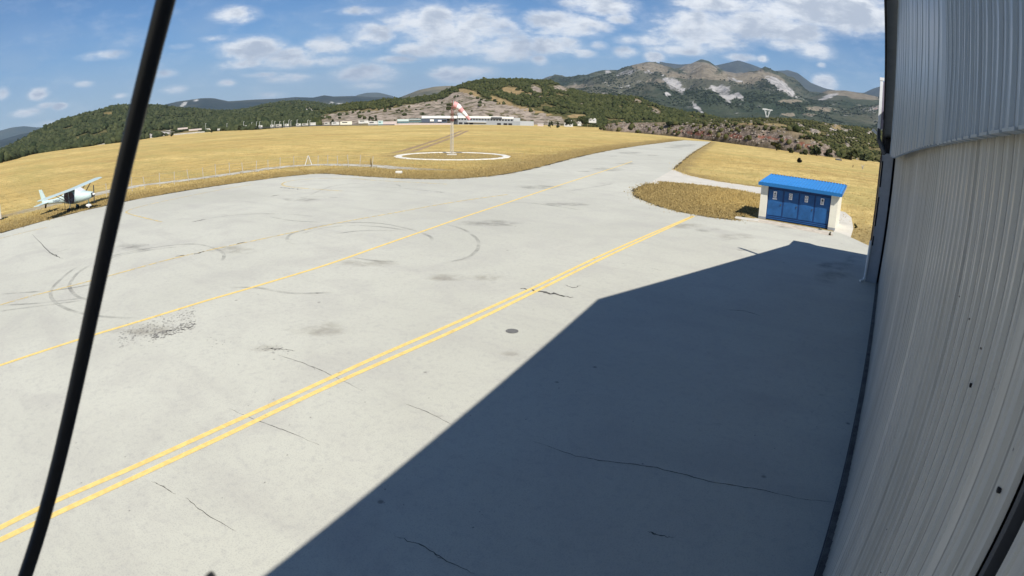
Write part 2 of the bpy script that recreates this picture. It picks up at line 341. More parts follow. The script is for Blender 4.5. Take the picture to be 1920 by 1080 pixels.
TYRE = mat_decal('tyre_rubber', (.12, .12, .12), .30, .72, .34, .9); STAIN = mat_decal('dark_stain', (.14, .13, .13), .36, .66, .34, .8); CRACK = mat_decal('crack_fill', (.085, .08, .075), .2, .5, .75, 4); BSTAIN = mat_decal('brown_stain', (.24, .20, .15), .36, .68, .30, .8)
ZL = .036
ribbon_obj('yellow_line', gl([(-30, 1007), (0, 993.2), (96, 946.5), (259.3, 875.2), (410, 806.5), (555.6, 740.7), (711.2, 669.4), (858, 605.5), (995.6, 543.4), (1151.2, 469.5), (1299, 405.9)], 5), .14, ZL, YEL, apron)
ribbon_obj('yellow_line', gl([(-30, 1030), (0, 1016.5), (93.3, 972.4), (233.4, 907.6), (431, 815.5), (633.4, 718.9), (858, 619), (1008.5, 546), (1151.2, 475.9), (1301.5, 406.5)], 5), .14, ZL, YEL, apron)
ribbon_obj('yellow_line', gl([(-30, 697), (0, 687.4), (147.8, 638.7), (269.7, 601.9), (389, 565), (477, 539.4), (609.7, 498.9), (713.4, 462.6), (791.2, 435.4), (869, 408.2), (957, 379), (1040, 351), (1108, 329), (1160, 312), (1185, 303)], 5), .155, ZL, YEL, apron)
ribbon_obj('faded_yellow_line', gl([(-30, 584), (0, 573.8), (46.7, 560), (120, 541), (207.5, 518), (337, 483), (477, 452.4), (532, 440.6), (640, 418), (739.3, 400), (850, 380), (952, 365.4)], 5), .17, ZL, YEL2, apron)
ribbon_obj('faded_yellow_line', gl([(838, 346), (713, 339.5), (661.5, 335.5), (609.6, 335), (558, 338), (536, 342), (529, 346), (537, 350), (571, 354), (641, 359)], 5), .2, ZL, YEL2, apron)
ribbon_obj('faded_yellow_line', gl([(470, 347), (385, 362), (285, 383), (250, 392), (237, 398), (243, 402), (259, 406.5), (303, 417)], 5), .17, ZL, YEL2, apron)
ribbon_obj('faded_yellow_line', gl([(-20, 453), (0, 448), (88, 427)], 5), .16, ZL, YEL2, apron)
TY = [[(150, 485 + 14), (130, 511.5), (104, 535), (95, 550), (101, 566), (122, 579), (148, 588), (200, 596), (260, 598)], [(168.5, 498.5), (145, 514), (132, 532), (131, 540), (137, 550), (150, 559.5), (180, 566)],
 [(168, 493), (215, 480), (259, 471), (306, 463), (350, 459), (376, 460), (402, 467), (417, 475), (420, 483), (415, 491)], [(200, 487), (240, 477), (290, 469), (335, 464)], [(0, 553), (60, 549), (124, 543), (180, 533)], [(0, 574), (60, 571), (110, 566), (153, 561)], [(0, 585), (70, 576), (155, 565)],
 [(563, 460), (545, 457), (538, 450), (545, 440.6), (565.6, 434), (597, 425), (635.6, 420), (674.5, 418), (721, 421), (760, 429), (791, 438), (809, 447), (807, 453.5)], [(563, 440), (610, 428), (660, 424), (720, 427), (765, 434)], [(625, 440.6), (674.5, 434), (742, 433.6)], [(835, 421), (869, 431.5), (892, 447), (897.5, 460), (892, 473), (871.5, 486), (830, 495)],
 [(363, 417), (402, 409), (441, 404), (480, 402), (542, 402.5), (591.5, 407.6)], [(503, 407), (547, 414.6), (604.5, 418)], [(578.5, 368), (604.5, 356), (630, 348.5), (667, 344.6), (713, 344), (744.5, 347), (751, 351.6)], [(622.6, 355), (682, 351.6), (729, 351.6), (778, 356), (830, 361)], [(560, 372), (590, 369), (640, 372)],
 [(630, 550), (560, 552), (520, 548), (480, 541), (430, 541)], [(660, 484), (700, 490), (740, 492)], [(1090, 395), (1000, 382), (930, 380)], [(1150, 345), (1110, 352), (1060, 360)]]
for t_ in TY: ribbon_obj('tyre_mark', gl(t_, 5), .16, .0325, TYRE, apron, fade_in=.12)
def blob_sheet(name, cx, cy, rx, ry, mat, z, parent):
    c = gnd(cx, cy); V = [(c.x, c.y, z)]; A = [1.0]; n = 20; Fs = []
    for ring, (k, a) in enumerate(((.55, .8), (1.0, 0.0))):
        for i in range(n):
            an = i * 2 * math.pi / n; kk = k * random.uniform(.8, 1.15); g = gnd(cx + rx * kk * math.cos(an), cy + ry * kk * math.sin(an)); V.append((g.x, g.y, z)); A.append(a)
    for i in range(n):
        j = (i + 1) % n; Fs.append((0, 1 + i, 1 + j)); Fs.append((1 + i, 1 + n + i, 1 + n + j)); Fs.append((1 + i, 1 + n + j, 1 + j))
    return np_mesh(name, V, Fs, mat, {'fade': A}, parent=parent)
for a in [(1140, 318, 38, 4.5), (1175, 307, 26, 2.5), (1180, 287, 28, 2.6), (1292, 272, 20, 1.6), (1262, 277, 22, 1.6), (1150, 293, 12, 1), (1275, 274, 26, 2), (1225, 292, 14, 1), (1095, 322, 16, 1.5), (1325, 432, 26, 5), (1600, 487, 26, 8), (1565, 500, 40, 10), (1182, 671, 16, 4), (1540, 743, 10, 3), (1340, 798, 18, 2.5), (1010, 352, 50, 5), (920, 420, 70, 7), (560, 375, 40, 4), (250, 465, 40, 9), (1060, 384, 50, 4), (1400, 470, 25, 2)]:
    blob_sheet('dark_stain', *a, STAIN, .0335, apron)
for a in [(840, 522, 48, 8), (920, 522, 42, 7), (1290, 425, 40, 6), (690, 495, 60, 8), (600, 620, 80, 16), (960, 665, 25, 6), (1380, 445, 40, 7), (430, 470, 60, 9), (270, 620, 70, 14), (1480, 425, 30, 5), (1560, 520, 45, 14), (500, 655, 40, 8)]:
    blob_sheet('brown_stain', *a, BSTAIN, .0333, apron)
def crack(pts, w, wob=.5, mat=CRACK):
    w *= .72
    g = smooth_pts(gl(pts), 7); g = [(x + random.gauss(0, w * .45), y + random.gauss(0, w * .45)) for x, y in g]
    ribbon_obj('crack', g, w, .0345, mat, apron, wob=wob, taper=True)
    if len(g) > 14:
        for q in range(random.choice((0, 1, 1))):
            i0 = random.randint(4, len(g) - 6); v = Vector(g[i0 + 3]) - Vector(g[i0]); L_ = random.uniform(.08, .16) * (Vector(g[-1]) - Vector(g[0])).length; a_ = math.atan2(v.y, v.x) + random.choice((-1, 1)) * random.uniform(.25, .6); pt = Vector(g[i0]); bl_ = [tuple(pt)]
            for st in range(7): a_ += random.gauss(0, .25); pt = pt + Vector((math.cos(a_), math.sin(a_))) * L_ / 7; bl_.append(tuple(pt))
            ribbon_obj('crack', bl_, w * .6, .0343, mat, apron, wob=wob, taper=True)
for pts, w_ in [([(978, 542), (1010, 548), (1040, 553), (1075, 560)], .16), ([(1000, 830), (1080, 857), (1140, 868), (1230, 880), (1330, 905), (1420, 920), (1500, 938), (1560, 944)], .026), ([(740, 1008), (790, 1025), (830, 1050), (890, 1080)], .022), ([(1365, 583), (1395, 585), (1425, 594)], .05), ([(1220, 505), (1228, 506), (1240, 509)], .02),
   ([(350, 935), (380, 962), (440, 998)], .022), ([(430, 768), (480, 790), (540, 812), (600, 838)], .02), ([(520, 668), (560, 680), (610, 700), (680, 735)], .025), ([(690, 470), (700, 700), (720, 730)], .0), ([(285, 905), (305, 915), (330, 930)], .02), ([(60, 440), (95, 475), (118, 486)], .05), ([(500, 657), (520, 656), (555, 660)], .05), ([(760, 760), (800, 775), (850, 800)], .018), ([(1060, 536), (1075, 541), (1088, 537)], .05), ([(1125, 345), (1140, 344), (1155, 345)], .06),
   ([(525, 352), (545, 354), (565, 356)], .2), ([(508, 369), (516, 367.5), (524, 366.5)], .2), ([(360, 417), (372, 415), (384, 412)], .14), ([(365, 478), (378, 475), (380, 473)], .16), ([(330, 482), (338, 481), (345, 480)], .12), ([(440, 460), (450, 457), (458, 455)], .12), ([(815, 361), (824, 361), (831, 362)], .12), ([(90, 474), (100, 478), (112, 484)], .09), ([(1215, 1000), (1230, 1005), (1262, 1012)], .03), ([(1190, 345), (1210, 347), (1230, 345)], .05)]:
    if w_: crack(pts, w_)
# flecked patch of lost surface and small litter beside the centre line
V = []; Fs = []
def fleck(px, py, r):
    g = gnd(px, py); b = len(V); k = random.randint(4, 6); a0 = random.random() * 6
    for i in range(k): V.append((g.x + r * random.uniform(.5, 1.3) * math.cos(a0 + i * 6.283 / k), g.y + 1.8 * r * random.uniform(.5, 1.2) * math.sin(a0 + i * 6.283 / k), .0355))
    for i in range(1, k - 1): Fs.append((b, b + i, b + i + 1))
for i in range(300):
    u = random.random(); px = 222 + 145 * u; py = 640 - 46 * u + random.gauss(0, 10); fleck(px, py, random.uniform(.008, .026))
for i in range(160):
    u = random.random(); fleck(280 + 88 * u, 636 - 28 * u + random.gauss(0, 4), random.uniform(.012, .036))
for i in range(22): fleck(random.gauss(510, 18), random.gauss(656, 4), random.uniform(.008, .025))
for i in range(16): fleck(random.gauss(420, 22), random.gauss(643, 6), random.uniform(.008, .02))
for i in range(90): fleck(random.uniform(20, 1100), random.uniform(420, 1000), random.uniform(.006, .018))
for i in range(14): fleck(random.uniform(1180, 1600), random.uniform(520, 900), random.uniform(.008, .02))
fl = np_mesh('surface_flecks', V, Fs, plain('fleck_grey', (.235, .23, .22), .8), parent=apron); fl['kind'] = 'stuff'
b = MB(); g = gnd(960, 623); n = 16
b.add([(g.x + .17 * math.cos(i * 6.283 / n), g.y + .17 * math.sin(i * 6.283 / n), .037) for i in range(n)], [tuple(range(n))])
tag(b.build('manhole_cover', plain('worn_iron', (.15, .15, .145), .7, var=.3)), 'small round dark cover set in the concrete apron', 'manhole cover')
# paths and tracks
path_up = gl([(1262, 318), (1280, 325), (1300, 331), (1350, 341), (1425, 351.5), (1470, 357)], 3); path_lo = gl([(1470, 371), (1425, 364.5), (1380, 356), (1330, 349), (1285, 344.5), (1240, 341.5), (1236, 345), (1215, 345)], 3)
tag(poly_sheet('concrete_path', path_up + path_lo, .024, M['path']), 'pale concrete path from the taxiway to the shed', None, None, 'structure')
tag(poly_sheet('side_path', gl([(1562, 441), (1592, 455), (1600, 428), (1596, 408), (1584, 398), (1570, 395)], 0), .027, M['path']), 'pale concrete strip beside the shed', None, None, 'structure')
tag(poly_sheet('front_strip', gl([(1398, 410), (1425, 412), (1560, 437), (1562, 444), (1500, 432), (1440, 420), (1400, 415.5)], 0), .034, plain('worn_strip', (.50, .45, .38), .95, var=.25, scale=2.5, world=True)), 'worn concrete strip in front of the shed doors', None, None, 'structure')
track_pts = gl([(-20, 412), (60, 393), (150, 371), (250, 350), (330, 340), (400, 331), (470, 321), (530, 313), (600, 309), (700, 311), (745, 315), (800, 318), (840, 319)], 4)
tag(ribbon_obj('gravel_track', track_pts, 2.4, .008, mat_decal('gravel', (.62, .60, .52), .25, .6, .9, .9), None, wob=.25, fade_in=.22), 'pale gravel track behind the fence', None, None, 'structure')
for off in (-1.1, 1.1):
    tp = gl([(748, 286), (765, 283), (790, 275), (820, 265), (845, 256), (872, 245)], 4)
    q = [(x + off * .6, y + off * .7) for x, y in tp]
    tag(ribbon_obj('wheel_track', q, 1.1, .009, M['dirt'], None, wob=.2), 'brown wheel rut crossing the dry field', None, None, 'structure')
# ground sheet with edge attribute
edge_px = left_edge
def dense(*lines):
    out = []
    for ln in lines:
        a = np.array(ln, dtype=float)
        for p, q in zip(a[:-1], a[1:]): out.append(p + (q - p) * np.linspace(0, 1, max(2, int(np.linalg.norm(q - p) / 1.2)))[:, None])
    return np.concatenate(out)
edges_np = dense(left_edge, island_low, shed_front[:4]); edges2_np = dense(right_edge, path_up, path_lo); trk_np = dense(track_pts)
def build_ground():
    xs = np.concatenate([np.linspace(-13000, -420, 14)[:-1], np.linspace(-420, -130, 60)[:-1], np.linspace(-130, 8, 190)[:-1], np.linspace(8, 13000, 12)])
    ys = np.concatenate([np.linspace(-13000, -60, 12)[:-1], np.linspace(-60, 140, 230)[:-1], np.linspace(140, 460, 60)[:-1], np.linspace(460, 13000, 14)])
    X, Y = np.meshgrid(xs, ys, indexing='ij'); P = np.stack([X.ravel(), Y.ravel()], 1)
    e = np.zeros(len(P)); near = np.where((P[:, 0] > -140) & (P[:, 0] < 20) & (P[:, 1] > -70) & (P[:, 1] < 240))[0]
    for lo in range(0, len(near), 2000):
        id_ = near[lo:lo + 2000]; d1 = np.sqrt(((P[id_, None, :] - edges_np[None]) ** 2).sum(2)).min(1); d2 = np.sqrt(((P[id_, None, :] - trk_np[None]) ** 2).sum(2)).min(1)
        d3 = np.sqrt(((P[id_, None, :] - edges2_np[None]) ** 2).sum(2)).min(1)
        e[id_] = np.maximum(np.maximum(np.clip(1.12 - d1 / 9.0, 0, 1), np.clip(.95 - d3 / 4.0, 0, 1)), np.clip(.75 - d2 / 6, 0, 1))
    c = gnd(847, 291); dr = np.hypot(P[:, 0] - c.x, P[:, 1] - c.y); e = np.maximum(e, np.clip(.72 - np.maximum(dr - 6.5, 0) / 14, 0, 1))
    gp = gnd(700, 319); dg = np.hypot((P[:, 0] - gp.x) * .8, P[:, 1] - gp.y); e = np.maximum(e, np.clip(.7 - dg / 22, 0, 1))
    # dip where paving lies so grass never pokes through it
    V = np.column_stack([P, np.zeros(len(P))]); ny = len(ys); I, J = np.meshgrid(np.arange(len(xs) - 1), np.arange(ny - 1), indexing='ij'); a = (I * ny + J).ravel()
    Fc = np.column_stack([a, a + ny, a + ny + 1, a + 1])
    o = np_mesh('ground', V, Fc, GRASS, {'edge': e}); tag(o, 'dry golden grass airfield', None, None, 'structure')
build_ground()
soil = mat_decal('soil_edge', (.05, .042, .03), .25, .5, .9, 1.5, False)
dl = lambda ln: [tuple(p) for p in dense(ln)][::1]
tag(ribbon_obj('soil_edge', dl([tuple(first)] + left_edge), .34, .0315, soil, None, wob=.85), 'dark soil seam along the paving', None, None, 'structure')
tag(ribbon_obj('soil_edge', dl(right_edge), .32, .0315, soil, None, wob=.85), 'dark soil seam along the taxiway', None, None, 'structure')
tag(ribbon_obj('soil_edge', dl(island_low), .26, .0315, soil, None, wob=.9), 'dark soil seam round the grass island', None, None, 'structure')
# grass tufts: one mass nobody could count
def pip(P, poly):
    x, y = P[:, 0], P[:, 1]; ins = np.zeros(len(P), bool); n = len(poly); j = n - 1
    for i in range(n):
        xi, yi = poly[i]; xj, yj = poly[j]; c = ((yi > y) != (yj > y)) & (x < (xj - xi) * (y - yi) / ((yj - yi) or 1e-9) + xi); ins ^= c; j = i
    return ins
def tufts():
    cand = []
    le = np.array(left_edge)
    # band along the left edge
    seg = RNG.integers(0, len(le) - 1, 60000); u = RNG.random(60000)[:, None]; base = le[seg] * (1 - u) + le[seg + 1] * u
    t = le[seg + 1] - le[seg]; L = np.linalg.norm(t, axis=1, keepdims=True); t = t / np.maximum(L, 1e-6); nrm = np.column_stack([-t[:, 1], t[:, 0]])
    off = RNG.exponential(3.2, 60000)[:, None] + .12; A = base + nrm * off
    cand.append(A)
    isl = np.array(island_low + path_lo[::1]); lo, hi = isl.min(0), isl.max(0); cand.append(lo + (hi - lo) * RNG.random((26000, 2)))
    cand.append(np.column_stack([RNG.uniform(-60, 2, 22000), RNG.uniform(36, 125, 22000)]))
    cand.append(np.column_stack([RNG.uniform(-120, -40, 26000), RNG.uniform(-20, 110, 26000)]))
    P = np.concatenate(cand); P = P[~pip(P, outline)]; P = P[~pip(P, path_up + path_lo)]
    c = gnd(847, 291); P = P[np.abs(np.hypot(P[:, 0] - c.x, P[:, 1] - c.y) - 7.4) > 1.0]
    P = P[~((P[:, 0] > SHX0 - .1) & (P[:, 0] < -1.2) & (P[:, 1] > SHY - 1) & (P[:, 1] < SHY + 5))]
    dt = np.empty(len(P))
    for lo_ in range(0, len(P), 5000): dt[lo_:lo_ + 5000] = np.sqrt(((P[lo_:lo_ + 5000, None, :] - trk_np[None]) ** 2).sum(2)).min(1)
    P = P[dt > 1.1]
    sp_ = dense(left_edge, island_low, right_edge, path_up, path_lo); k_ = RNG.integers(0, len(sp_), 9000); P = np.concatenate([P, sp_[k_] + RNG.normal(0, .28, (9000, 2)) * (1 + (RNG.random((9000, 1)) > .9) * 1.2)]); n = len(P)
    de = np.full(n, 99.0)
    for lo_ in range(0, n, 2500): de[lo_:lo_ + 2500] = np.sqrt(((P[lo_:lo_ + 2500, None, :] - edges_np[None, ::2]) ** 2).sum(2)).min(1)
    h = RNG.uniform(.035, .12, n) * (.7 + .6 * RNG.random(n)); V = []; V = np.zeros((n, 9, 3)); an = RNG.random((n, 3)) * 6.283
    for k in range(3):
        w_ = h * .24; cx = np.cos(an[:, k]); sy = np.sin(an[:, k]); lean = RNG.uniform(-.5, .5, (n, 2)) * h[:, None]
        V[:, k * 3, 0] = P[:, 0] - cx * w_; V[:, k * 3, 1] = P[:, 1] - sy * w_; V[:, k * 3 + 1, 0] = P[:, 0] + cx * w_; V[:, k * 3 + 1, 1] = P[:, 1] + sy * w_
        V[:, k * 3 + 2, 0] = P[:, 0] + lean[:, 0]; V[:, k * 3 + 2, 1] = P[:, 1] + lean[:, 1]; V[:, k * 3 + 2, 2] = h
    Fc = np.arange(n * 9).reshape(-1, 3); tint = np.repeat(np.clip(RNG.normal(.5, .28, n), 0, 1), 9); brown = np.repeat(np.clip(1.15 - de / 9 + RNG.normal(0, .2, n), 0, 1), 9)
    m, t, bb = new_mat('dry_tuft'); t.L(t.mix(t.attr('brown'), t.mix(t.attr('tint'), (.40, .295, .115), (.62, .475, .20)), t.mix(t.attr('tint'), (.21, .16, .07), (.48, .365, .165))), bb.inputs['Base Color']); bb.inputs['Roughness'].default_value = .95; bb.inputs['Specular IOR Level'].default_value = .05
    tag(np_mesh('grass_tufts', V.reshape(-1, 3), Fc, m, {'tint': tint, 'brown': brown}), 'dry grass tufts', 'grass', None, 'stuff')
tufts()
# ================================================================ HILLS
def interp(pts, x):
    xs = [p[0] for p in pts]; ys = [p[1] for p in pts]; return float(np.interp(x, xs, ys))
def in_blobs(px, py, blobs):
    v = 0.0
    for cx, cy, rx, ry, rot in blobs:
        a = math.radians(rot); dx, dy = px - cx, py - cy; u = (dx * math.cos(a) + dy * math.sin(a)) / rx / .9; q = (-dx * math.sin(a) + dy * math.cos(a)) / ry
        v = max(v, 1.08 - .62 * (u * u + q * q))
    return max(0, v)
def inpoly(px, py, poly):
    ins = False; j = len(poly) - 1
    for i in range(len(poly)):
        xi, yi = poly[i]; xj, yj = poly[j]
        if (yi > py) != (yj > py) and px < (xj - xi) * (py - yi) / (yj - yi) + xi: ins = not ins
        j = i
    return ins
TERR = {}
def Rg(base):
    def f(px):
        d = ray(px, interp(base, px)); return float(np.clip(H * math.hypot(d[0], d[1]) / max(-d[2], 1e-4), 180, 640))
    return f
WB = [(-120, 340), (0, 306), (58, 290), (117, 281), (204, 270), (262, 262), (321, 254), (408, 246), (554, 241), (650, 237.5), (740, 235)]
QB = [(560, 241), (650, 237.5), (740, 234.5), (900, 234), (1000, 236), (1060, 239), (1090, 241), (1125, 244), (1150, 246.5), (1200, 250), (1280, 257.5), (1360, 267)]
def hill(name, label, sil, base, Rr, Rb, mat, nx, ny, amp=0.0, nsc=.004, prof=1.15, rock=(), dry=(), red=(), polys=None, back=.35, zb=None, rbase=0.0):
    """loft from a foot line (distance Rb) up to a ridge line (distance Rr), then down behind; real depth, noise relief"""
    x0, x1 = sil[0][0], sil[-1][0]; V = []; R_ = []; D_ = []; RD = []; PX = []
    cols = np.linspace(x0, x1, nx); nb = 4
    for px in cols:
        rr = Rr(px) if callable(Rr) else Rr; rb = Rb(px) if callable(Rb) else Rb
        rx, ry, rt = hz(px, interp(sil, px)); zr = H + rr * rt; by = interp(base, px); bx, byy, bt = hz(px, by); z0 = (H + rb * bt) if zb is None else zb
        for j in range(ny + nb):
            if j < ny:
                t = j / (ny - 1); Rj = rb + (rr - rb) * t; z = z0 + (zr - z0) * (t ** prof); ex = math.sin(math.pi * min(1, t)) ** .7 if t < 1 else .0
                ux, uy = bx + (rx - bx) * t, byy + (ry - byy) * t
            else:
                k = (j - ny + 1) / nb; Rj = rr * (1 + back * k); z = zr * (1 - .8 * k) ; ex = .3; ux, uy = rx, ry
            x, y = ux * Rj, uy * Rj
            if amp:
                nz = mnoise.fractal(Vector((x * nsc, y * nsc, 3.1)), .9, 2.1, 6); rid = 1 - abs(mnoise.noise(Vector((x * nsc * 1.7 + 9, y * nsc * 1.7, .5)))) * 2
                z += amp * ex * (nz * .7 + rid * .35)
            V.append((x, y, z)); py = interp(sil, px) * t + by * (1 - t) if j < ny else interp(sil, px)
            if j < ny:
                d = np.array([x, y, z - H]); c = CM.T @ d; nn = np.linalg.norm(c); th = math.acos(-c[2] / nn); s = math.hypot(c[0], c[1]) or 1e-9; py = 540 - F * th * c[1] / s; pxx = 960 + F * th * c[0] / s
            else: pxx = px
            PX.append((pxx, py)); rk = max(rbase if j < ny * .8 else rbase * .4, in_blobs(pxx, py, rock) if rock else 0); dr = in_blobs(pxx, py, dry) if dry else 0
            if polys:
                for kind, poly in polys:
                    if inpoly(pxx, py, poly):
                        if kind == 'rock': rk = max(rk, .8)
                        else: dr = max(dr, .8)
            R_.append(rk); D_.append(dr); RD.append(in_blobs(pxx, py, red) if red else 0)
    m = ny + nb; I, J = np.meshgrid(np.arange(nx - 1), np.arange(m - 1), indexing='ij'); a = (I * m + J).ravel(); Fc = np.column_stack([a, a + m, a + m + 1, a + 1])
    o = np_mesh(name, V, Fc, mat, {'rock': R_, 'dry': D_, 'red': RD}, smooth=True); tag(o, label, None, None, 'structure')
    TERR[name] = (np.array(V).reshape(nx, m, 3), np.array(R_).reshape(nx, m), np.array(D_).reshape(nx, m), ny, o); return o
FG = ((.040, .050, .024), (.085, .090, .042), (.24, .19, .09), (.46, .43, .39))
m_far = mat_hill('far_range', (.045, .065, .060), (.07, .085, .07), (.10, .10, .08), (.30, .3, .3), .0006, .3, .6, 40)
m_mid = mat_hill('wooded_ridge', (.016, .028, .028), (.036, .048, .042), (.12, .11, .07), (.5, .49, .46), .0015, .35, 1.0, 14)
m_wood = mat_hill('wooded_hill', *FG, .006, .55, 1.0, 4)
m_quarry = mat_hill('quarry_hill', (.042, .05, .02), (.085, .085, .035), (.27, .20, .105), (.285, .24, .20), .010, .6, 1.0, 2.5)
m_mount = mat_hill('karst_mountain', (.030, .044, .030), (.064, .074, .048), (.195, .17, .13), (.33, .32, .315), .0011, .35, 1.0, 30)
m_cliff = mat_hill('rock_cut', (.10, .085, .06), (.19, .155, .115), (.29, .22, .12), (.225, .18, .15), .03, .4, 1.0, 1.2)
m_slope = mat_hill('scrub_slope', (.045, .052, .022), (.10, .095, .045), (.27, .21, .11), (.46, .42, .37), .02, .7, 1.0, 1.5)
# far ridges on the left
hill('far_hills', 'hazy blue mountains on the far left skyline', [(-120, 258), (-40, 250), (0, 245), (22, 239), (45, 236.5), (70, 239), (95, 237.5), (140, 238), (200, 240), (300, 215), (420, 200), (655, 186), (670, 178), (687, 174), (710, 173.5), (733, 179), (760, 190)], [(-120, 325), (760, 232)], 9500, 7200, m_far, 150, 10, 60, .0005)
hill('ridge_hills', 'dark blue wooded ridge behind the left hill', [(-120, 292), (-40, 275), (0, 263), (40, 251), (75, 246), (110, 239), (150, 236), (230, 215), (300, 198), (335, 190), (379, 184), (400, 184), (429, 190), (472, 187), (520, 185), (554, 182), (587, 183), (608, 178.5), (625, 181), (663, 180), (700, 182), (733, 182), (780, 195)], [(-120, 322), (0, 300), (300, 255), (780, 232)], 6500, 3200, m_mid, 220, 20, 40, .0015, rock=[(345, 195, 10, 3, -25), (368, 188, 6, 2, 0), (640, 197, 14, 4, 8), (620, 193, 8, 3, 0)])
hill('grey_hill', 'bare grey hill behind the wooded quarry hill', [(735, 188), (760, 178.5), (786, 168.5), (815, 162.5), (838, 161), (856, 161), (900, 172), (940, 190)], [(735, 232), (940, 232)], 4200, 2600, mat_hill('grey_hill_scrub', (.07, .075, .05), (.13, .12, .085), (.26, .22, .14), (.4, .38, .35), .002, .6, 1, 14), 60, 14, 20, .002)
hill('wooded_hill', 'long green wooded hill on the left', [(-120, 340), (-60, 315), (0, 290), (29, 274), (73, 254), (117, 233), (155, 219), (187, 210), (216, 200.5), (233, 199), (274, 199), (321, 202), (379, 207), (437, 209), (470, 205), (496, 198.5), (525, 192), (554, 190.5), (590, 193), (631, 201), (680, 209), (740, 218)], WB, lambda x: 950 + max(0, x) * 1.2, lambda x: Rg(WB)(x) + max(0, x - 480) * 1.2, m_wood, 260, 34, 14, .004, 1.1,
     rock=[(128, 245, 14, 2.5, -30), (88, 259, 5, 2, 0), (36, 272, 9, 2.5, -20), (52, 278, 7, 2, 20), (210, 238, 5, 2, 0), (578, 206, 9, 4, 0), (605, 212, 3, 2, 0), (12, 284, 6, 2, -10), (295, 252, 42, 6, -12), (225, 264, 60, 2.5, -12), (120, 279, 60, 2, -10)], dry=[(200, 215, 18, 5, -15), (165, 260, 45, 5, -10), (590, 212, 10, 3, 0), (350, 250, 60, 4, -8)], zb=-.4)
# main karst mountain, its far peak, a bare knoll and a far blue shoulder
hill('far_peak', 'dark blue summit behind the bare mountain', [(1230, 135), (1237, 115.5), (1250, 118), (1275, 121), (1300, 119), (1340, 123), (1368, 117), (1384, 113), (1407, 120), (1418, 124), (1442, 133.5), (1464, 132.5), (1478, 131.5), (1496, 137), (1520, 155), (1535, 161), (1549, 166), (1580, 172), (1620, 174), (1637, 166), (1660, 159), (1700, 150), (1760, 150)], [(1230, 210), (1760, 250)], 8200, 5600, mat_hill('dark_summit', (.035, .045, .045), (.06, .07, .06), (.09, .085, .07), (.25, .25, .25), .001, .3, 1, 40), 140, 14, 60, .001, 1.0)
hill('bare_mountain', 'bare brown karst mountain with pale rock slabs', [(1010, 160), (1039, 152), (1085, 145), (1127, 134), (1166, 132), (1184, 124.5), (1212, 117), (1228, 116), (1245, 122), (1265, 128), (1280, 127), (1294, 122), (1315, 114), (1329, 119), (1345, 130), (1360, 139), (1378, 143), (1398, 139), (1418, 134.5), (1442, 136), (1462, 141), (1480, 152), (1500, 165), (1515, 176), (1540, 184), (1600, 187), (1660, 190), (1760, 195)], [(1010, 236), (1200, 240), (1400, 240), (1760, 262)], 5200, 1500, m_mount, 300, 100, 120, .0019, 1.0,
     rock=[(1262, 158, 17, 13, 35), (1277, 172, 9, 7, 30), (1248, 148, 10, 5, 30), (1180, 135, 26, 4, -8), (1215, 136, 18, 3, 0), (1360, 172, 24, 12, 35), (1385, 180, 14, 6, 40), (1340, 165, 12, 6, 30), (1462, 158, 26, 9, 42), (1480, 170, 14, 6, 40), (1445, 150, 14, 6, 35), (1310, 205, 26, 4, 48), (1290, 190, 10, 3, 30), (1140, 134, 8, 3, 0), (1252, 178, 8, 4, 0), (1395, 196, 14, 3, 20), (1420, 200, 12, 3, 20), (1365, 190, 12, 4, 20), (1375, 150, 20, 3, 10), (1630, 208, 6, 3, 0)],
     dry=[(1220, 126, 45, 9, 8), (1310, 128, 40, 12, 5), (1400, 142, 55, 9, 5), (1340, 145, 70, 6, 3), (1270, 140, 40, 6, 10), (1450, 145, 40, 7, 25), (1085, 162, 35, 4, -3), (1230, 152, 25, 4, 0), (1400, 155, 22, 4, 0), (1540, 205, 35, 4, 4), (1480, 190, 30, 4, 0), (1490, 215, 50, 3, 0)], rbase=.20)
hill('bare_knoll', 'low bare knoll right of the mountain', [(1480, 192), (1506, 184), (1524, 179), (1552, 169.5), (1584, 169.5), (1620, 175.5), (1648, 182), (1700, 192), (1740, 200)], [(1480, 225), (1740, 250)], 3600, 2000, m_mount, 80, 24, 25, .002, 1.1, dry=[(1570, 173, 75, 6, 8), (1620, 182, 50, 4, 5)], rock=[(1552, 182, 24, 4, -20)])
# quarry hill
Q_ROCK = [(596, 217), (630, 211), (660, 208), (700, 207), (740, 201), (790, 192), (830, 186), (850, 173), (868, 172), (892, 180), (930, 192), (975, 202), (1020, 214), (1075, 224), (1110, 238), (1000, 240), (600, 240)]
hill('quarry_hill', 'wooded hill cut open by a stone quarry behind the long building', [(560, 240), (590, 220), (605, 212), (640, 203), (680, 196), (720, 190), (780, 186), (820, 180), (850, 166), (870, 158), (905, 150), (935, 149), (960, 149), (1000, 150), (1032, 152), (1046, 158), (1071, 168), (1106, 179), (1152, 181), (1195, 186), (1230, 198), (1260, 208), (1329, 223), (1360, 232)], QB, lambda x: 760, lambda x: 430, m_quarry, 300, 50, 10, .008, 1.0,
     rock=[(1050, 166, 18, 6, 10), (1005, 168, 14, 8, 30), (990, 178, 8, 3, 0), (1012, 182, 4, 2, 0), (1090, 196, 5, 3, 0), (1195, 189, 10, 3, 20), (1230, 210, 12, 6, 35), (1150, 180, 10, 3, 5), (870, 155, 10, 2, 0)], dry=[(960, 172, 25, 8, 10), (1080, 218, 22, 4, 0), (880, 175, 25, 6, 15), (985, 205, 60, 4, 12), (940, 190, 30, 5, 20), (1180, 228, 60, 3, 0)], polys=[('rock', Q_ROCK)], zb=-1)
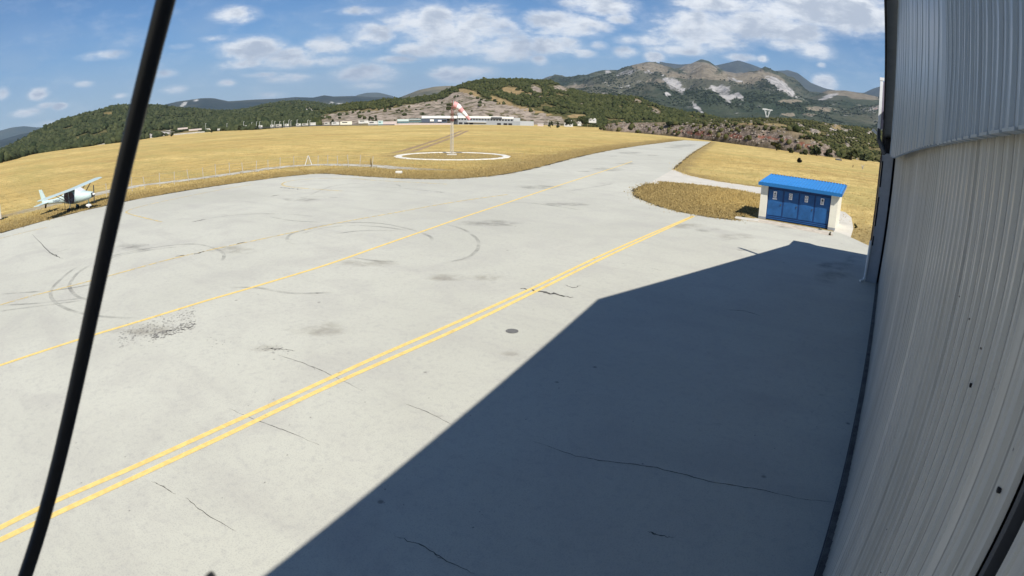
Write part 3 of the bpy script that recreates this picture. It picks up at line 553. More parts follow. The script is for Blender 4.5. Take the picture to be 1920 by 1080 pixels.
# scrub slope on the right and the rock cut at its foot
CB = [(1090, 241), (1125, 244), (1150, 246.5), (1200, 250), (1280, 257.5), (1340, 265), (1450, 279.5), (1540, 292.5), (1590, 299), (1640, 305), (1760, 322)]
Rfield = Rg(CB)
hill('scrub_slope', 'scrub covered slope with pale boulders beyond the field on the right', [(1200, 238), (1240, 226), (1329, 224), (1400, 222), (1470, 222), (1530, 228), (1600, 238), (1650, 246), (1760, 262)], CB, lambda x: Rfield(x) * 2.3, lambda x: Rfield(x) + 12, m_slope, 200, 40, 3.0, .02, 1.0, dry=[(1440, 236, 60, 5, 3), (1570, 240, 14, 5, 30)], rock=[(1560, 244, 12, 4, 10), (1585, 245, 8, 3, 10), (1525, 246, 10, 3, 15), (1600, 262, 6, 3, 0), (1590, 276, 12, 3, 25), (1630, 250, 8, 3, 0), (1500, 238, 10, 3, 10)], zb=-.3)
hill('rock_cut', 'grey and rust red rock cutting along the far edge of the field', [(1125, 243), (1140, 232), (1160, 229), (1200, 230), (1250, 229), (1300, 233), (1340, 232), (1380, 232), (1400, 230), (1440, 233), (1480, 243), (1520, 255), (1545, 270), (1560, 283), (1590, 296)], CB, lambda x: Rfield(x) + 14, lambda x: Rfield(x), m_cliff, 300, 26, 1.6, .09, .6,
     rock=[(1200, 240, 75, 10, 5), (1300, 247, 60, 14, 5), (1380, 250, 60, 16, 10), (1460, 262, 50, 14, 15), (1540, 280, 35, 10, 20)], dry=[(1420, 232, 70, 3, 0)], red=[(1268, 247, 4, 7, 0), (1310, 250, 40, 6, 5), (1375, 255, 30, 6, 10), (1440, 258, 28, 4, 8), (1475, 262, 12, 3, 15), (1520, 275, 30, 6, 20)], zb=-.2, back=.5)
# ---- woodland: masses of small crowns on the hills
def ico():
    t = (1 + 5 ** .5) / 2; v = np.array([(-1, t, 0), (1, t, 0), (-1, -t, 0), (1, -t, 0), (0, -1, t), (0, 1, t), (0, -1, -t), (0, 1, -t), (t, 0, -1), (t, 0, 1), (-t, 0, -1), (-t, 0, 1)]) / math.hypot(1, t)
    f = np.array([(0, 11, 5), (0, 5, 1), (0, 1, 7), (0, 7, 10), (0, 10, 11), (1, 5, 9), (5, 11, 4), (11, 10, 2), (10, 7, 6), (7, 1, 8), (3, 9, 4), (3, 4, 2), (3, 2, 6), (3, 6, 8), (3, 8, 9), (4, 9, 5), (2, 4, 11), (6, 2, 10), (8, 6, 7), (9, 8, 1)]); return v, f
IV, IF = ico()
def woodland(name, label, terr, n, s0, s1, mat, jmin=0, thr=.45, hscale=1.1, gap=.5, gsc=.03, jmax=1.0):
    G, RK, DR, ny, o = TERR[terr]; pts = []; siz = []
    nx = G.shape[0]; tries = 0
    while len(pts) < n and tries < n * 8:
        tries += 1; fi = random.random() * (nx - 1.001); fj = jmin + random.random() * ((ny - 1.01) * jmax - jmin); i, j = int(fi), int(fj); u, v = fi - i, fj - j
        if max(RK[i, j], DR[i, j] * .95) > thr and random.random() > .012: continue
        p = G[i, j] * (1 - u) * (1 - v) + G[i + 1, j] * u * (1 - v) + G[i, j + 1] * (1 - u) * v + G[i + 1, j + 1] * u * v
        g = mnoise.fractal(Vector((p[0] * gsc, p[1] * gsc, 1.7)), .8, 2, 4)
        if g < -gap + random.gauss(0, .15): continue
        pts.append(p); siz.append(random.uniform(s0, s1) * (1.0 if random.random() > .1 else 1.45))
    P = np.array(pts); S = np.array(siz); k = len(P); jit = np.clip(1 + RNG.normal(0, .36, (k, 12, 1)), .45, 1.9); an = RNG.random(k) * 6.283
    c, s = np.cos(an), np.sin(an); B = IV[None] * jit; x = B[..., 0] * c[:, None] - B[..., 1] * s[:, None]; y = B[..., 0] * s[:, None] + B[..., 1] * c[:, None]; z = B[..., 2] * (hscale * RNG.uniform(.75, 1.3, k))[:, None]
    V = np.stack([x, y, z + .55], -1) * S[:, None, None] * .5 + P[:, None, :]
    Fc = (IF[None] + (np.arange(k) * 12)[:, None, None]).reshape(-1, 3); tint = np.repeat(np.clip(RNG.normal(.45, .3, k), 0, 1), 12)
    tag(np_mesh(name, V.reshape(-1, 3), Fc, mat, {'tint': tint}), label, 'woodland', None, 'stuff')
L1 = mat_leaf('leaf_olive', (.030, .040, .014), (.085, .090, .034)); L2 = mat_leaf('leaf_dark', (.030, .042, .020), (.082, .092, .042)); LB = mat_leaf('leaf_mountain', (.022, .034, .018), (.048, .060, .032)); L3 = mat_leaf('leaf_scrub', (.035, .045, .016), (.12, .115, .045))
woodland('woodland', 'dense green woodland over the left hill', 'wooded_hill', 34000, 2.4, 5.0, L2, 0, .45, .9, .55, .012)
woodland('woodland', 'olive woodland over the quarry hill', 'quarry_hill', 22000, 1.6, 3.6, L1, 0, .35, .9, .30, .03)
woodland('scrub', 'scrubby bushes over the right slope', 'scrub_slope', 13000, .55, 1.8, L3, 0, .6, .75, .10, .035)
woodland('woodland', 'thin woodland at the foot of the mountain', 'bare_mountain', 20000, 3.5, 7.5, LB, 0, .28, .6, .12, .003, .62)
woodland('scrub', 'small bushes on the rock cutting', 'rock_cut', 130, .8, 2.2, L3, 0, 2.0, .9, .4, .05)
# boulders on the slope
def boulders(terr, n, s0, s1):
    G, RK, DR, ny, o = TERR[terr]; P = []; S = []
    while len(P) < n:
        i = random.randrange(G.shape[0] - 1); j = random.randrange(ny - 1)
        if RK[i, j] > .3 or random.random() < .12: P.append(G[i, j] + (G[i + 1, j + 1] - G[i, j]) * random.random()); S.append(random.uniform(s0, s1))
    P = np.array(P); S = np.array(S); k = len(P); V = IV[None] * (1 + RNG.normal(0, .3, (k, 12, 1))) * S[:, None, None] * np.array([.6, .6, .4]) + P[:, None, :]
    Fc = (IF[None] + (np.arange(k) * 12)[:, None, None]).reshape(-1, 3)
    tag(np_mesh('boulders', V.reshape(-1, 3), Fc, plain('limestone', (.25, .215, .18), .95, var=.3, scale=.5, world=True)), 'pale limestone boulders', 'rocks', None, 'stuff')
boulders('scrub_slope', 500, .8, 2.6)
boulders('rock_cut', 350, .4, 1.2)
#@@PART2@@
# ================================================================ HANGAR (the building the camera hangs on)
ORD = ['first', 'second', 'third', 'fourth', 'fifth', 'sixth', 'seventh', 'eighth', 'ninth', 'tenth', 'eleventh', 'twelfth', 'thirteenth', 'fourteenth', 'fifteenth', 'sixteenth', 'seventeenth', 'eighteenth', 'nineteenth', 'twentieth', 'twenty-first', 'twenty-second', 'twenty-third', 'twenty-fourth']
def mat_sheet(tint=(1, 1, 1)):
    m, t, b = new_mat('painted_sheet_metal'); p = t.pos()
    n1 = t.noise(t.scale(p, (1, 1, .12)), 1.6, 5, .6); n2 = t.noise(p, .5, 4, .6); n3 = t.noise(p, 30, 3, .7); n4 = t.noise(t.scale(p, (1, 1, .05)), 9, 4, .65)
    c = t.mix(t.ramp(n2, .3, .7), (.49, .49, .465), (.56, .555, .53))
    c = t.mix(t.m('MULTIPLY', t.ramp(n1, .48, .7), .45), c, (.36, .355, .33)); c = t.mix(t.m('MULTIPLY', t.ramp(n4, .5, .7), .4), c, (.31, .30, .275))
    c = t.mix(t.m('MULTIPLY', t.ramp(n3, .6, .75), .12), c, (.25, .24, .22))
    sp = t.n('ShaderNodeSeparateXYZ'); t.L(p, sp.inputs[0])
    fy = t.m('ABSOLUTE', t.m('SUBTRACT', t.m('FRACT', t.m('MULTIPLY', t.m('SUBTRACT', sp.outputs[1], 1.3), 2.5)), .30)); fz = t.m('ABSOLUTE', t.m('SUBTRACT', t.m('FRACT', t.m('MULTIPLY', sp.outputs[2], .72)), .5))
    scr = t.m('MULTIPLY', t.m('LESS_THAN', fy, .010), t.m('LESS_THAN', fz, .003)); c = t.mix(scr, c, (.10, .095, .09))   # screw heads along the purlins
    foot = t.ramp(t.m('ADD', sp.outputs[2], t.m('MULTIPLY', n4, .9)), .45, 1.5, .55, 0); c = t.mix(foot, c, (.22, .205, .17))   # browner and darker towards the foot
    c = t.mix(t.m('MULTIPLY', t.attr('seam'), .6), c, (.06, .06, .056))  # rib shade put into the sheet colour as dark lines
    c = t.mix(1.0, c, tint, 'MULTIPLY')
    t.L(c, b.inputs['Base Color']); b.inputs['Roughness'].default_value = .33; b.inputs['Specular IOR Level'].default_value = .5
    set_bump(t, b, t.noise(p, 2.2, 3, .5), .12, .03); return m
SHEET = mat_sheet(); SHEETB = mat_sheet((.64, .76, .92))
hangar = thing('hangar', 'large grey corrugated metal hangar wall filling the right side, seen along its front', 'hangar', (0, 0, 0))
WX = .497; YA, YE, YAP, ZAP, ZEV = -8.2, 28.6, 10.2, 10.4, 5.3
roofz = lambda y: ZEV + (ZAP - ZEV) * (1 - abs(y - YAP) / (YE - YAP))
def corrugated(y0, y1, xf, zb, zt, pitch=.2, dep=.017, rib=.026, fl=.006, phase=0.0):
    ys = []; y = y0 + phase
    prof = [(y0, 0, 0)]
    while y < y1 - pitch * .5:
        jit = random.uniform(-.008, .008)
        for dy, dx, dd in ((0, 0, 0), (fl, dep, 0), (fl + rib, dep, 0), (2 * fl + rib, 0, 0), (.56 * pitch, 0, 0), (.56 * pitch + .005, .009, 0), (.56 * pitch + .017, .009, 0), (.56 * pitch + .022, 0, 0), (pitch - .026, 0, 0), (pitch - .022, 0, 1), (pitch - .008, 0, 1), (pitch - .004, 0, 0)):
            yy = y + dy + jit
            if yy < y1 and yy > prof[-1][0]: prof.append((yy, dx, dd))
        y += pitch
    prof.append((y1, 0, 0)); b = MB(); n = len(prof); nz = 7; vs = []
    for yy, dx, dd in prof:
        a, c = zb(yy), zt(yy)
        for k in range(nz):
            z = a + (c - a) * k / (nz - 1); wv = .006 * math.sin(yy * .9 + k) * math.sin(yy * 2.3 + 1.7 * k); vs.append((xf(yy) - dx + wv, yy, z))
    b.dirt = [dd for yy, dx, dd in prof for k in range(nz)]  # marks the dark line coloured in beside each rib, imitating its shade
    b.add(vs, [(i * nz + k, i * nz + k + 1, (i + 1) * nz + k + 1, (i + 1) * nz + k) for i in range(n - 1) for k in range(nz - 1)]); return b
cladx = lambda y: .42 if y < 4.6 else (.40 - .26 * (y - 4.6) / 10.3 if y < 14.9 else .14 + .06 * (y - 14.9) / 11.1)
def cladz(y): return float(np.interp(y, [-8, 1.7, 4.7, 9.8, 13.4, 27], [5.50, 5.49, 5.575, 5.48, 5.33, 5.22]))
def solve_clad():                       # lower edge of the upper cladding, read where it meets the sight lines
    out = []
    for px, py in ((1919, 240), (1860, 250), (1800, 262), (1756, 270), (1725, 277.5), (1700, 286), (1685, 292), (1676, 296)):
        d = ray(px, py); ys = np.linspace(.8, 26, 2600); f = np.array([cladx(y) / y - d[0] / d[1] for y in ys]); k = np.argmin(np.abs(f)); out.append((float(ys[k]), H + d[2] / d[1] * float(ys[k])))
    out.sort(); return out
CZ = solve_clad()
cladz = lambda y: float(np.interp(y, [c[0] for c in CZ] + [27], [c[1] for c in CZ] + [CZ[-1][1] - .03]))
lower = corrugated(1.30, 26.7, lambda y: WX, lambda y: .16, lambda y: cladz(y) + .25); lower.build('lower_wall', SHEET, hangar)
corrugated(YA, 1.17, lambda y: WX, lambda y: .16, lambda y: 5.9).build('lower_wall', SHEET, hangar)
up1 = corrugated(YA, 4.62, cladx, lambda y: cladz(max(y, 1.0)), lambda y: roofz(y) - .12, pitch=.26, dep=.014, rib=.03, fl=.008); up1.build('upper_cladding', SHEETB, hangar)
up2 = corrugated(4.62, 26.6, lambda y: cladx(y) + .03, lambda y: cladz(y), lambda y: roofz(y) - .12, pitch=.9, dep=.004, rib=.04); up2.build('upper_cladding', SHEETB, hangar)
b = MB()
for k in range(60):                      # folded lip and drip edge under the cladding
    y = -1 + k * .26
    if y > 1: b.box(cladx(y) - .018, cladx(y) + .03, y, y + .2, cladz(y) - .008, cladz(y) + .004)
b.build('drip_edge', SHEETB, hangar)
b = MB(); b.bar((WX + .02, 1.0, cladz(1.0) + .12), (WX + .02, 26.6, cladz(26) + .1), .10, .05); b.build('door_rail', M['dgrey'], hangar)
b = MB(); b.box(WX + .10, WX + .2, 1.1, 1.36, .05, 6); b.build('door_gap', M['dark'], hangar)
b = MB(); b.box(WX - .012, WX + .06, 1.215, 1.245, .1, 5.6); b.build('door_frame', M['dgrey'], hangar)
b = MB(); b.box(WX + .02, WX + .3, YA, 26.9, 0.0, .17); b.build('plinth', M['dark'], hangar)
b = MB(); b.box(.372, .398, YA, 26.0, .031, .0345); b.build('door_track', plain('worn_rail', (.10, .10, .105), .7, var=.3), hangar); b = MB(); b.box(.40, WX + .02, YA, 26.0, .031, .033); b.build('threshold', plain('dirty_threshold', (.14, .135, .125), .9, var=.4, scale=3), hangar)
for px, py in ((1818, 722), (1870, 918)):
    b = MB(); d = ray(px, py); t_ = (WX - .01) / d[0]; p = d * t_; b.tube([(WX - .010, p[1], H + p[2]), (WX + .01, p[1], H + p[2])], .009, 8); b.build('bolt_hole', M['dark'], hangar)
b = MB(); b.box(.388, 1.1, 25.3, 25.6, .03, 5.32); b.build('corner_gap', M['dark'], hangar)
PILY = 25.0
b = MB(); b.box(-.10, .385, PILY, YE - .1, .03, 5.32); b.build('corner_pilaster', plain('pilaster_grey', (.36, .38, .41), .6, var=.1), hangar, bevel=.01)  # one even blue-grey for the whole pilaster
for z0, z1 in ((3.95, 5.0), (2.35, 3.55), (1.55, 1.95)): b = MB(); b.box(-.075, -.015, PILY - .004, PILY + .05, z0, z1); b.build('pilaster_slot', M['dark'], hangar)
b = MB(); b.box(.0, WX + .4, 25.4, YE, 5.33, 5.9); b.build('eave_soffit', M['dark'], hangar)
# body that closes the building and throws its shadow: front wall core, sides, roof slabs with overhang
b = MB(); b.prism([(YA, 0.0), (YE - .2, 0.0), (YE - .2, ZEV - .2), (YAP, ZAP - .22), (YA, roofz(YA) - .22)], lambda p: (WX + .32, p[0], p[1]), lambda p: (42, p[0], p[1])); b.build('building_body', M['grey'], hangar)
VX = -.13
ROOFM = plain('roof_sheet', (.35, .36, .37), .5, var=.1)
for (ya, yb) in ((YA, YAP), (YAP, YE)):
    za, zb_ = roofz(ya), roofz(yb); b = MB(); b.add([(VX, ya, za), (42.5, ya, za), (42.5, yb, zb_), (VX, yb, zb_), (VX, ya, za - .12), (42.5, ya, za - .12), (42.5, yb, zb_ - .12), (VX, yb, zb_ - .12)], [(0, 1, 2, 3), (7, 6, 5, 4), (0, 4, 5, 1), (1, 5, 6, 2), (2, 6, 7, 3), (3, 7, 4, 0)]); b.build('roof_slope', ROOFM, hangar)
for (ya, yb) in ((YA, YAP), (YAP, YE)):
    za, zb_ = roofz(ya), roofz(yb); b = MB(); b.add([(VX - .03, ya, za - .02), (VX + .03, ya, za - .02), (VX + .03, yb, zb_ - .02), (VX - .03, yb, zb_ - .02), (VX - .03, ya, za - .34), (VX + .03, ya, za - .34), (VX + .03, yb, zb_ - .34), (VX - .03, yb, zb_ - .34)], [(0, 1, 2, 3), (7, 6, 5, 4), (0, 4, 5, 1), (1, 5, 6, 2), (2, 6, 7, 3), (3, 7, 4, 0)]); b.build('verge_board', M['dark'], hangar)
dp = MB(); dp.tube([(-.135, PILY - .03, 5.2), (-.135, PILY - .03, 1.75)], .032, 8); dpo = dp.build('downpipe', M['brown'], hangar, smooth=True)
dp = MB(); dp.tube([(-.14, PILY - .05, 1.75), (-.15, PILY - .06, .22), (-.2, PILY - .12, .10), (-.32, PILY - .26, .07)], .055, 8); dp.build('downpipe_foot', M['white'], hangar, smooth=True)
fm = thing('light_mast', 'pale square mast with a small lamp head rising past the roof edge of the hangar', 'light mast', (-.30, 22.9, 0))
b = MB(); b.box(-.055, .055, -.055, .055, 6.12, 7.98); b.build('pole', M['white'], fm, bevel=.01)
b = MB(); b.box(-.07, .10, -.07, .07, 7.98, 8.09); b.build('cap', M['white'], fm)
b = MB(); b.box(.065, .16, -.04, .04, 6.2, 7.95); b.build('side_plate', plain('plum_grey', (.25, .22, .27), .6), fm)
b = MB(); b.bar((0, 0, 6.2), (.03, -.1, 5.75), .12); b.bar((.03, -.1, 5.8), (.30, -.3, 5.3), .12); b.bar((.02, 0, 6.5), (.19, 0, 6.45), .06); b.build('bracket', M['dgrey'], fm)
b = MB(); b.bar((-.03, 0, 6.0), (-.24, -.05, 6.14), .06, .10); b.build('lamp_head', M['white'], fm)
# ---------------------------------------------------------------- things on the camera mount
cab = [(322, -50, .44), (312, 0, .45), (274, 157, .47), (259, 198, .475), (235, 306, .49), (226, 330, .495), (195, 470, .52), (170.5, 605, .545), (136, 760, .575), (126, 800, .58), (86, 947, .61), (47, 1078, .64), (30, 1130, .65)]
cy_ = np.linspace(-60, 1140, 40); cf_ = np.polyfit([c[1] for c in cab], [c[0] for c in cab], 4)
cp = [tuple(Vector((0, 0, H)) + Vector(ray(float(np.polyval(cf_, y)), float(y))) * (.49 + .30 * (y + 50) / 1180)) for y in cy_]
b = MB(); b.tube(cp, .0086, 14); tag(b.build('cable', M['black'], None, smooth=True), 'thick black cable hanging in front of the view on the left', 'cable')
br = thing('camera_bracket', 'black rounded bracket tip poking in at the bottom edge of the view', 'bracket', (0, 0, 0))
kp = Vector((0, 0, H)) + Vector(ray(397, 1075)) * .34; kq = Vector((0, 0, H)) + Vector(ray(380, 1190)) * .30
b = MB(); b.tube([kp, kp + (kq - kp) * .1, kp + (kq - kp) * .4, kq], [.0016, .0036, .0048, .005], 12); b.build('knob', M['black'], br, smooth=True)
b = MB(); b.bar(kq, Vector((WX, -.05, H - .35)), .012); b.build('arm', M['black'], br)
# ================================================================ BLUE SHED
X0, X1 = SHX0, gnd(1561, 438.5).x; SY = SHY; SD = 3.5
d_ = ray(1444, 326); ZB = H + d_[2] / d_[1] * (SY + SD + .15); d_ = ray(1426.7, 346.5); ZF = H + d_[2] / d_[1] * (SY - .28)
shed = thing('door_shed', 'small white shed with blue metal roof and four blue doors', 'shed', ((X0 + X1) / 2, SY, 0)); ox, oy = (X0 + X1) / 2, SY
CREAM = plain('cream_render', (.72, .70, .60), .9, var=.07, scale=2); BLUE = plain('blue_paint', (.018, .095, .27), .45, var=.22, scale=2); BLUER = plain('blue_roof', (.030, .21, .55), .4, var=.10, scale=2); DBLUE = plain('dark_blue_frame', (.012, .045, .16), .5, var=.15)
lx0, lx1 = X0 - ox, X1 - ox; PW = .46
zf = ZF + .02; zbk = ZB - .06
rz_ = lambda y: zf + (zbk - zf) * (y + .28) / (SD + .43)
def wallbox(x0, x1, y0, y1, zt=None):
    b = MB(); n = [(x0, y0), (x1, y0), (x1, y1), (x0, y1)]; b.add([(x, y, .0) for x, y in n] + [(x, y, rz_(y)) for x, y in n], [(3, 2, 1, 0), (4, 5, 6, 7), (0, 1, 5, 4), (1, 2, 6, 5), (2, 3, 7, 6), (3, 0, 4, 7)]); return b
wallbox(lx0, lx0 + PW, 0, .35).build('front_pillar', CREAM, shed); wallbox(lx1 - PW, lx1, 0, .35).build('front_pillar', CREAM, shed)
wallbox(lx0, lx0 + .2, .352, SD).build('side_wall', CREAM, shed); wallbox(lx1 - .2, lx1, .352, SD).build('side_wall', CREAM, shed); wallbox(lx0 + .202, lx1 - .202, SD - .2, SD).build('rear_wall', CREAM, shed)
b = MB(); b.box(lx0 - .004, lx0 + PW + .004, -.012, .3, 0, .16); b.build('plinth', M['grey'], shed); b = MB(); b.box(lx1 - PW - .004, lx1 + .012, -.012, .3, 0, .18); b.build('plinth', M['grey'], shed)
# roof sheet with corrugation
b = MB(); rx0, rx1 = lx0 - .14, lx1 + .22; n = 27; prof = []
for k in range(n):
    x = rx0 + (rx1 - rx0) * k / (n - 1) * .997; prof += [(x, 0), (x + .03, .035), (x + .085, .035), (x + .115, 0)]
prof = [p for p in prof if p[0] <= rx1]; m_ = len(prof); ya, yb = -.30, SD + .15
b.add([(x, ya, ZF + .17 + dz) for x, dz in prof] + [(x, yb, ZB + dz) for x, dz in prof] + [(x, ya, ZF + .135) for x, dz in prof] + [(x, yb, ZB - .04) for x, dz in prof],
      [(i, i + 1, m_ + i + 1, m_ + i) for i in range(m_ - 1)] + [(2 * m_ + i, 3 * m_ + i, 3 * m_ + i + 1, 2 * m_ + i + 1) for i in range(m_ - 1)]); b.build('roof', BLUER, shed)
b = MB(); b.box(rx0 - .01, rx1 + .01, ya - .02, ya + .01, ZF - .02, ZF + .19); b.build('fascia', plain('blue_fascia', (.018, .14, .36), .45, var=.08), shed)
b = MB(); b.add([(rx1 + .012, ya + .012, ZF - .0), (rx1 + .012, yb, ZB - .17), (rx1 + .012, yb, ZB + .03), (rx1 + .012, ya + .012, ZF + .2)], [(0, 1, 2, 3)]); b.add([(rx1 + .03, ya + .012, ZF - .0), (rx1 + .03, yb, ZB - .17), (rx1 + .03, yb, ZB + .03), (rx1 + .03, ya + .012, ZF + .2)], [(0, 1, 2, 3)]); b.build('verge_trim', BLUER, shed)
b = MB(); b.box(rx0 + .01, rx1 - .02, yb - .06, yb - .02, ZB - .03, ZB + .026)
b.build('ridge_closer', M['dark'], shed)
# doors
dx0, dx1 = lx0 + PW, lx1 - PW; DR = .17; dw = (dx1 - dx0) / 4; dz0, dz1 = .30, ZF - .22
b = MB(); b.box(dx0 + .002, dx1 - .002, DR + .06, DR + .12, .04, ZF - .02); b.box(dx0 + .002, dx1 - .002, DR - .03, DR + .055, .04, .27); b.box(dx0 + .002, dx1 - .002, DR - .01, DR + .055, dz1 + .03, ZF - .03)
for k in range(5): b.box(dx0 + dw * k - (.03 if k else -.002), dx0 + dw * k + (.03 if k < 4 else -.002), DR - .012, DR + .058, .272, dz1 + .028)
b.build('door_frame', DBLUE, shed)
b = MB(); b.box(dx0 + .01, dx1 - .01, DR - .045, DR - .031, .08, .13); b.build('sill_rail', BLUE, shed); b = MB(); b.box(dx0 + .01, dx1 - .01, DR - .045, DR - .031, .2, .24); b.build('sill_rail', BLUE, shed)
SIGNW = plain('sign_white', (.80, .80, .80), .5, var=.03)
for k in range(4):
    a, c = dx0 + dw * k + .045, dx0 + dw * (k + 1) - .045; mx, mz = (a + c) / 2, (dz0 + dz1) / 2 - .05
    b = MB(); b.add([(a, DR, dz0), (c, DR, dz0), (c, DR, dz1), (a, DR, dz1), (a + dw * .36, DR - .035, dz1 - .55), (c - .02, DR - .012, dz0 + .05), (a + .02, DR - .01, dz1 - .5)], [(0, 1, 5), (0, 5, 4), (0, 4, 6), (0, 6, 3), (1, 2, 5), (2, 4, 5), (2, 3, 6, 4)])
    door = b.build('door', BLUE, shed)
    b = MB(); b.box(mx - .02, mx + .02, 0, .012, 1.0, 1.02); 
    s = MB(); s.box(mx - .04 - .11, mx - .04 + .11, DR - .062, DR - .052, dz1 - .50, dz1 - .10); sg = s.build('warning_sign', SIGNW, door)
    s = MB()
    if k == 0: s.prism([(-.075, .0), (.075, 0), (0, .15)], lambda p: (mx - .04 + p[0], DR - .064, dz1 - .30 + p[1]), lambda p: (mx - .04 + p[0], DR - .0685, dz1 - .30 + p[1]))
    elif k in (1, 2):
        s.tube([(mx - .04 + .07 * math.cos(i * .524), DR - .066, dz1 - .22 + .07 * math.sin(i * .524)) for i in range(13)], .011, 5); s.bar((mx - .09, DR - .066, dz1 - .27), (mx + .01, DR - .066, dz1 - .17), .02, .006)
    else: s.box(mx - .10, mx + .03, DR - .0685, DR - .0632, dz1 - .30, dz1 - .15)
    for q in range(2): s.box(mx - .12, mx + .04 - .04 * q, DR - .0685, DR - .0632, dz1 - .38 - q * .06, dz1 - .355 - q * .06)
    s.build('sign_symbol', M['dgrey'], sg)
    if k == 0: s = MB(); s.box(mx - .19, mx + .11, DR - .066, DR - .054, dz1 - .62, dz1 - .54); s.build('label_plate', SIGNW, door)
    s = MB(); s.box(c - .10, c - .06, DR - .06, DR - .028, 1.0, 1.12); s.build('handle', M['dgrey'], door)
# concrete slab left of the shed
b = MB(); g0 = gnd(1400, 413); b.box(-.75, .75, -.35, .35, 0, .09); o = b.build('concrete_slab', M['path'], None, bevel=.02); o.location = (g0.x, g0.y, .03); o.rotation_euler = (0, 0, .15); tag(o, 'loose pale concrete slab lying beside the left front corner of the shed', 'slab')
# ================================================================ WINDSOCK AND RING
cg = gnd(847, 290.3); rc = Vector((-53.6, 60.0))
ws = thing('windsock', 'red and white windsock drooping from a pale lattice mast inside the white ring', 'windsock', (cg.x, cg.y, 0)); ws.rotation_euler = (0, 0, math.atan2(.667, .745))
d_ = ray(849.5, 189); MZ = H + d_[2] / math.hypot(d_[0], d_[1]) * math.hypot(cg.x, cg.y)
PALE = plain('pale_mast_paint', (.46, .44, .40), .6, var=.12); REDM = plain('rust_red_mast', (.20, .08, .07), .6, var=.15)
def lattice(b, z0, z1, w0, w1, nseg, t_):
    cor = [(math.cos(a), math.sin(a)) for a in (.5, .5 + 2.094, .5 + 4.189)]; P = lambda i, k: Vector((cor[i][0] * (w0 + (w1 - w0) * k / nseg), cor[i][1] * (w0 + (w1 - w0) * k / nseg), z0 + (z1 - z0) * k / nseg))
    for i in range(3):
        b.bar(P(i, 0), P(i, nseg), t_)
        for k in range(nseg): b.bar(P(i, k), P((i + 1) % 3, k + 1), t_ * .6); b.bar(P(i, k), P((i + 1) % 3, k), t_ * .5)
b = MB(); lattice(b, 0, MZ * .62, .26, .20, 9, .055); b.build('mast', PALE, ws)
b = MB(); lattice(b, MZ * .62, MZ * .9, .22, .14, 4, .06); b.tube([(0, 0, MZ * .9), (0, 0, MZ + .1)], .05, 6); b.build('mast_top', REDM, ws)
b = MB(); b.tube([(.15 + 0 * i, .55 * math.cos(i * .449), MZ - .55 + .55 * math.sin(i * .449)) for i in range(15)], .03, 5); b.bar((0, 0, MZ - .1), (.15, 0, MZ - .02), .05); b.bar((0, 0, MZ - 1.0), (.15, 0, MZ - 1.05), .05); b.build('sock_frame', M['steel'], ws)
secs = []; cl_ = smooth_pts([(.15, 0, MZ - .55), (.75, 0, MZ - .80), (1.2, .02, MZ - 1.25), (1.75, .0, MZ - 1.85), (2.45, 0, MZ - 2.65)], 6); nS = len(cl_)
SOCKR = plain('sock_red', (.70, .33, .33), .8, var=.1); SOCKW = plain('sock_white', (.80, .76, .76), .8, var=.05)
for i, c in enumerate(cl_):
    c = Vector(c); t_ = (Vector(cl_[min(i + 1, nS - 1)]) - Vector(cl_[max(i - 1, 0)])).normalized(); py_ = Vector((0, 1, 0)); pz_ = t_.cross(py_).normalized(); r = .54 - .33 * i / (nS - 1); r *= 1 + .05 * math.sin(i * 1.9)
    secs.append([c + py_ * (r * math.cos(k * .5236)) + pz_ * (r * math.sin(k * .5236) * (1 - .12 * (i / nS))) for k in range(12)])
b = MB(); b.loft(secs, cap=False); so_ = b.build('sock', SOCKR, ws, smooth=True); so_.data.materials.append(SOCKW)
for p in so_.data.polygons:
    i = p.index // 12; p.material_index = 1 if (i * 5 // (nS - 1)) % 2 == 1 else 0
b = MB(); b.box(-.7, .7, -.5, .5, 0, .12); b.build('footing', M['path'], ws)
b = MB(); n = 72; vs = []
for r, z in ((6.95, .0), (7.0, .07), (7.82, .07), (7.87, .0)):
    for k in range(n):
        a = k * 2 * math.pi / n; rr = r * (1 + .010 * math.sin(k * 1.7) + .006 * math.sin(k * 4.1)); vs.append((rc.x + rr * math.cos(a), rc.y + rr * math.sin(a), z))
b.add(vs, [(q * n + k, q * n + (k + 1) % n, (q + 1) * n + (k + 1) % n, (q + 1) * n + k) for q in range(3) for k in range(n)]); tag(b.build('windsock_ring', M['ring']), 'wide whitewashed ring lying in the dry grass round the windsock mast', 'ground ring')
# ================================================================ FENCE, MARKERS
fx = [(150, 379), (200, 369), (248, 359), (272, 354), (300, 349), (327, 345.5), (354, 340.5), (381, 335.8), (405, 332), (431, 329), (455.6, 326), (480, 323), (503, 320), (525, 317.5), (551, 314.5), (596, 312), (614.5, 311.7), (633.4, 312), (653.5, 313), (674.5, 313), (697.7, 314.5)]
fence = thing('wire_fence', 'low wire fence on thin pale posts along the gravel track', 'fence', tuple(gnd(551, 314.5)))
fo = fence.location; POSTM = plain('pale_post', (.48, .45, .39), .8, var=.2, scale=5)
tops = []
for px, py in fx:
    g = gnd(px, py); ln = random.gauss(0, .06); hh = 1.3 * random.uniform(.9, 1.08); a = g - fo; t_ = a + Vector((ln, random.gauss(0, .05), hh)); tops.append((a, t_))
    b = MB(); b.bar(a, t_, .05, .05); b.build('post', POSTM, fence)
for f_ in (.92, .5):
    b = MB(); b.tube([a + (t_ - a) * f_ for a, t_ in tops], .006, 4); b.build('wire', M['steel'], fence)
mk = thing('frame_marker', 'white marker shaped like an upside-down letter V standing by the track', 'marker', tuple(gnd(578.5, 310))); WHT = plain('marker_white', (.66, .66, .64), .5, var=.03)
rt_ = Vector((.72, .69, 0)); vd = Vector((-.69, .72, 0))
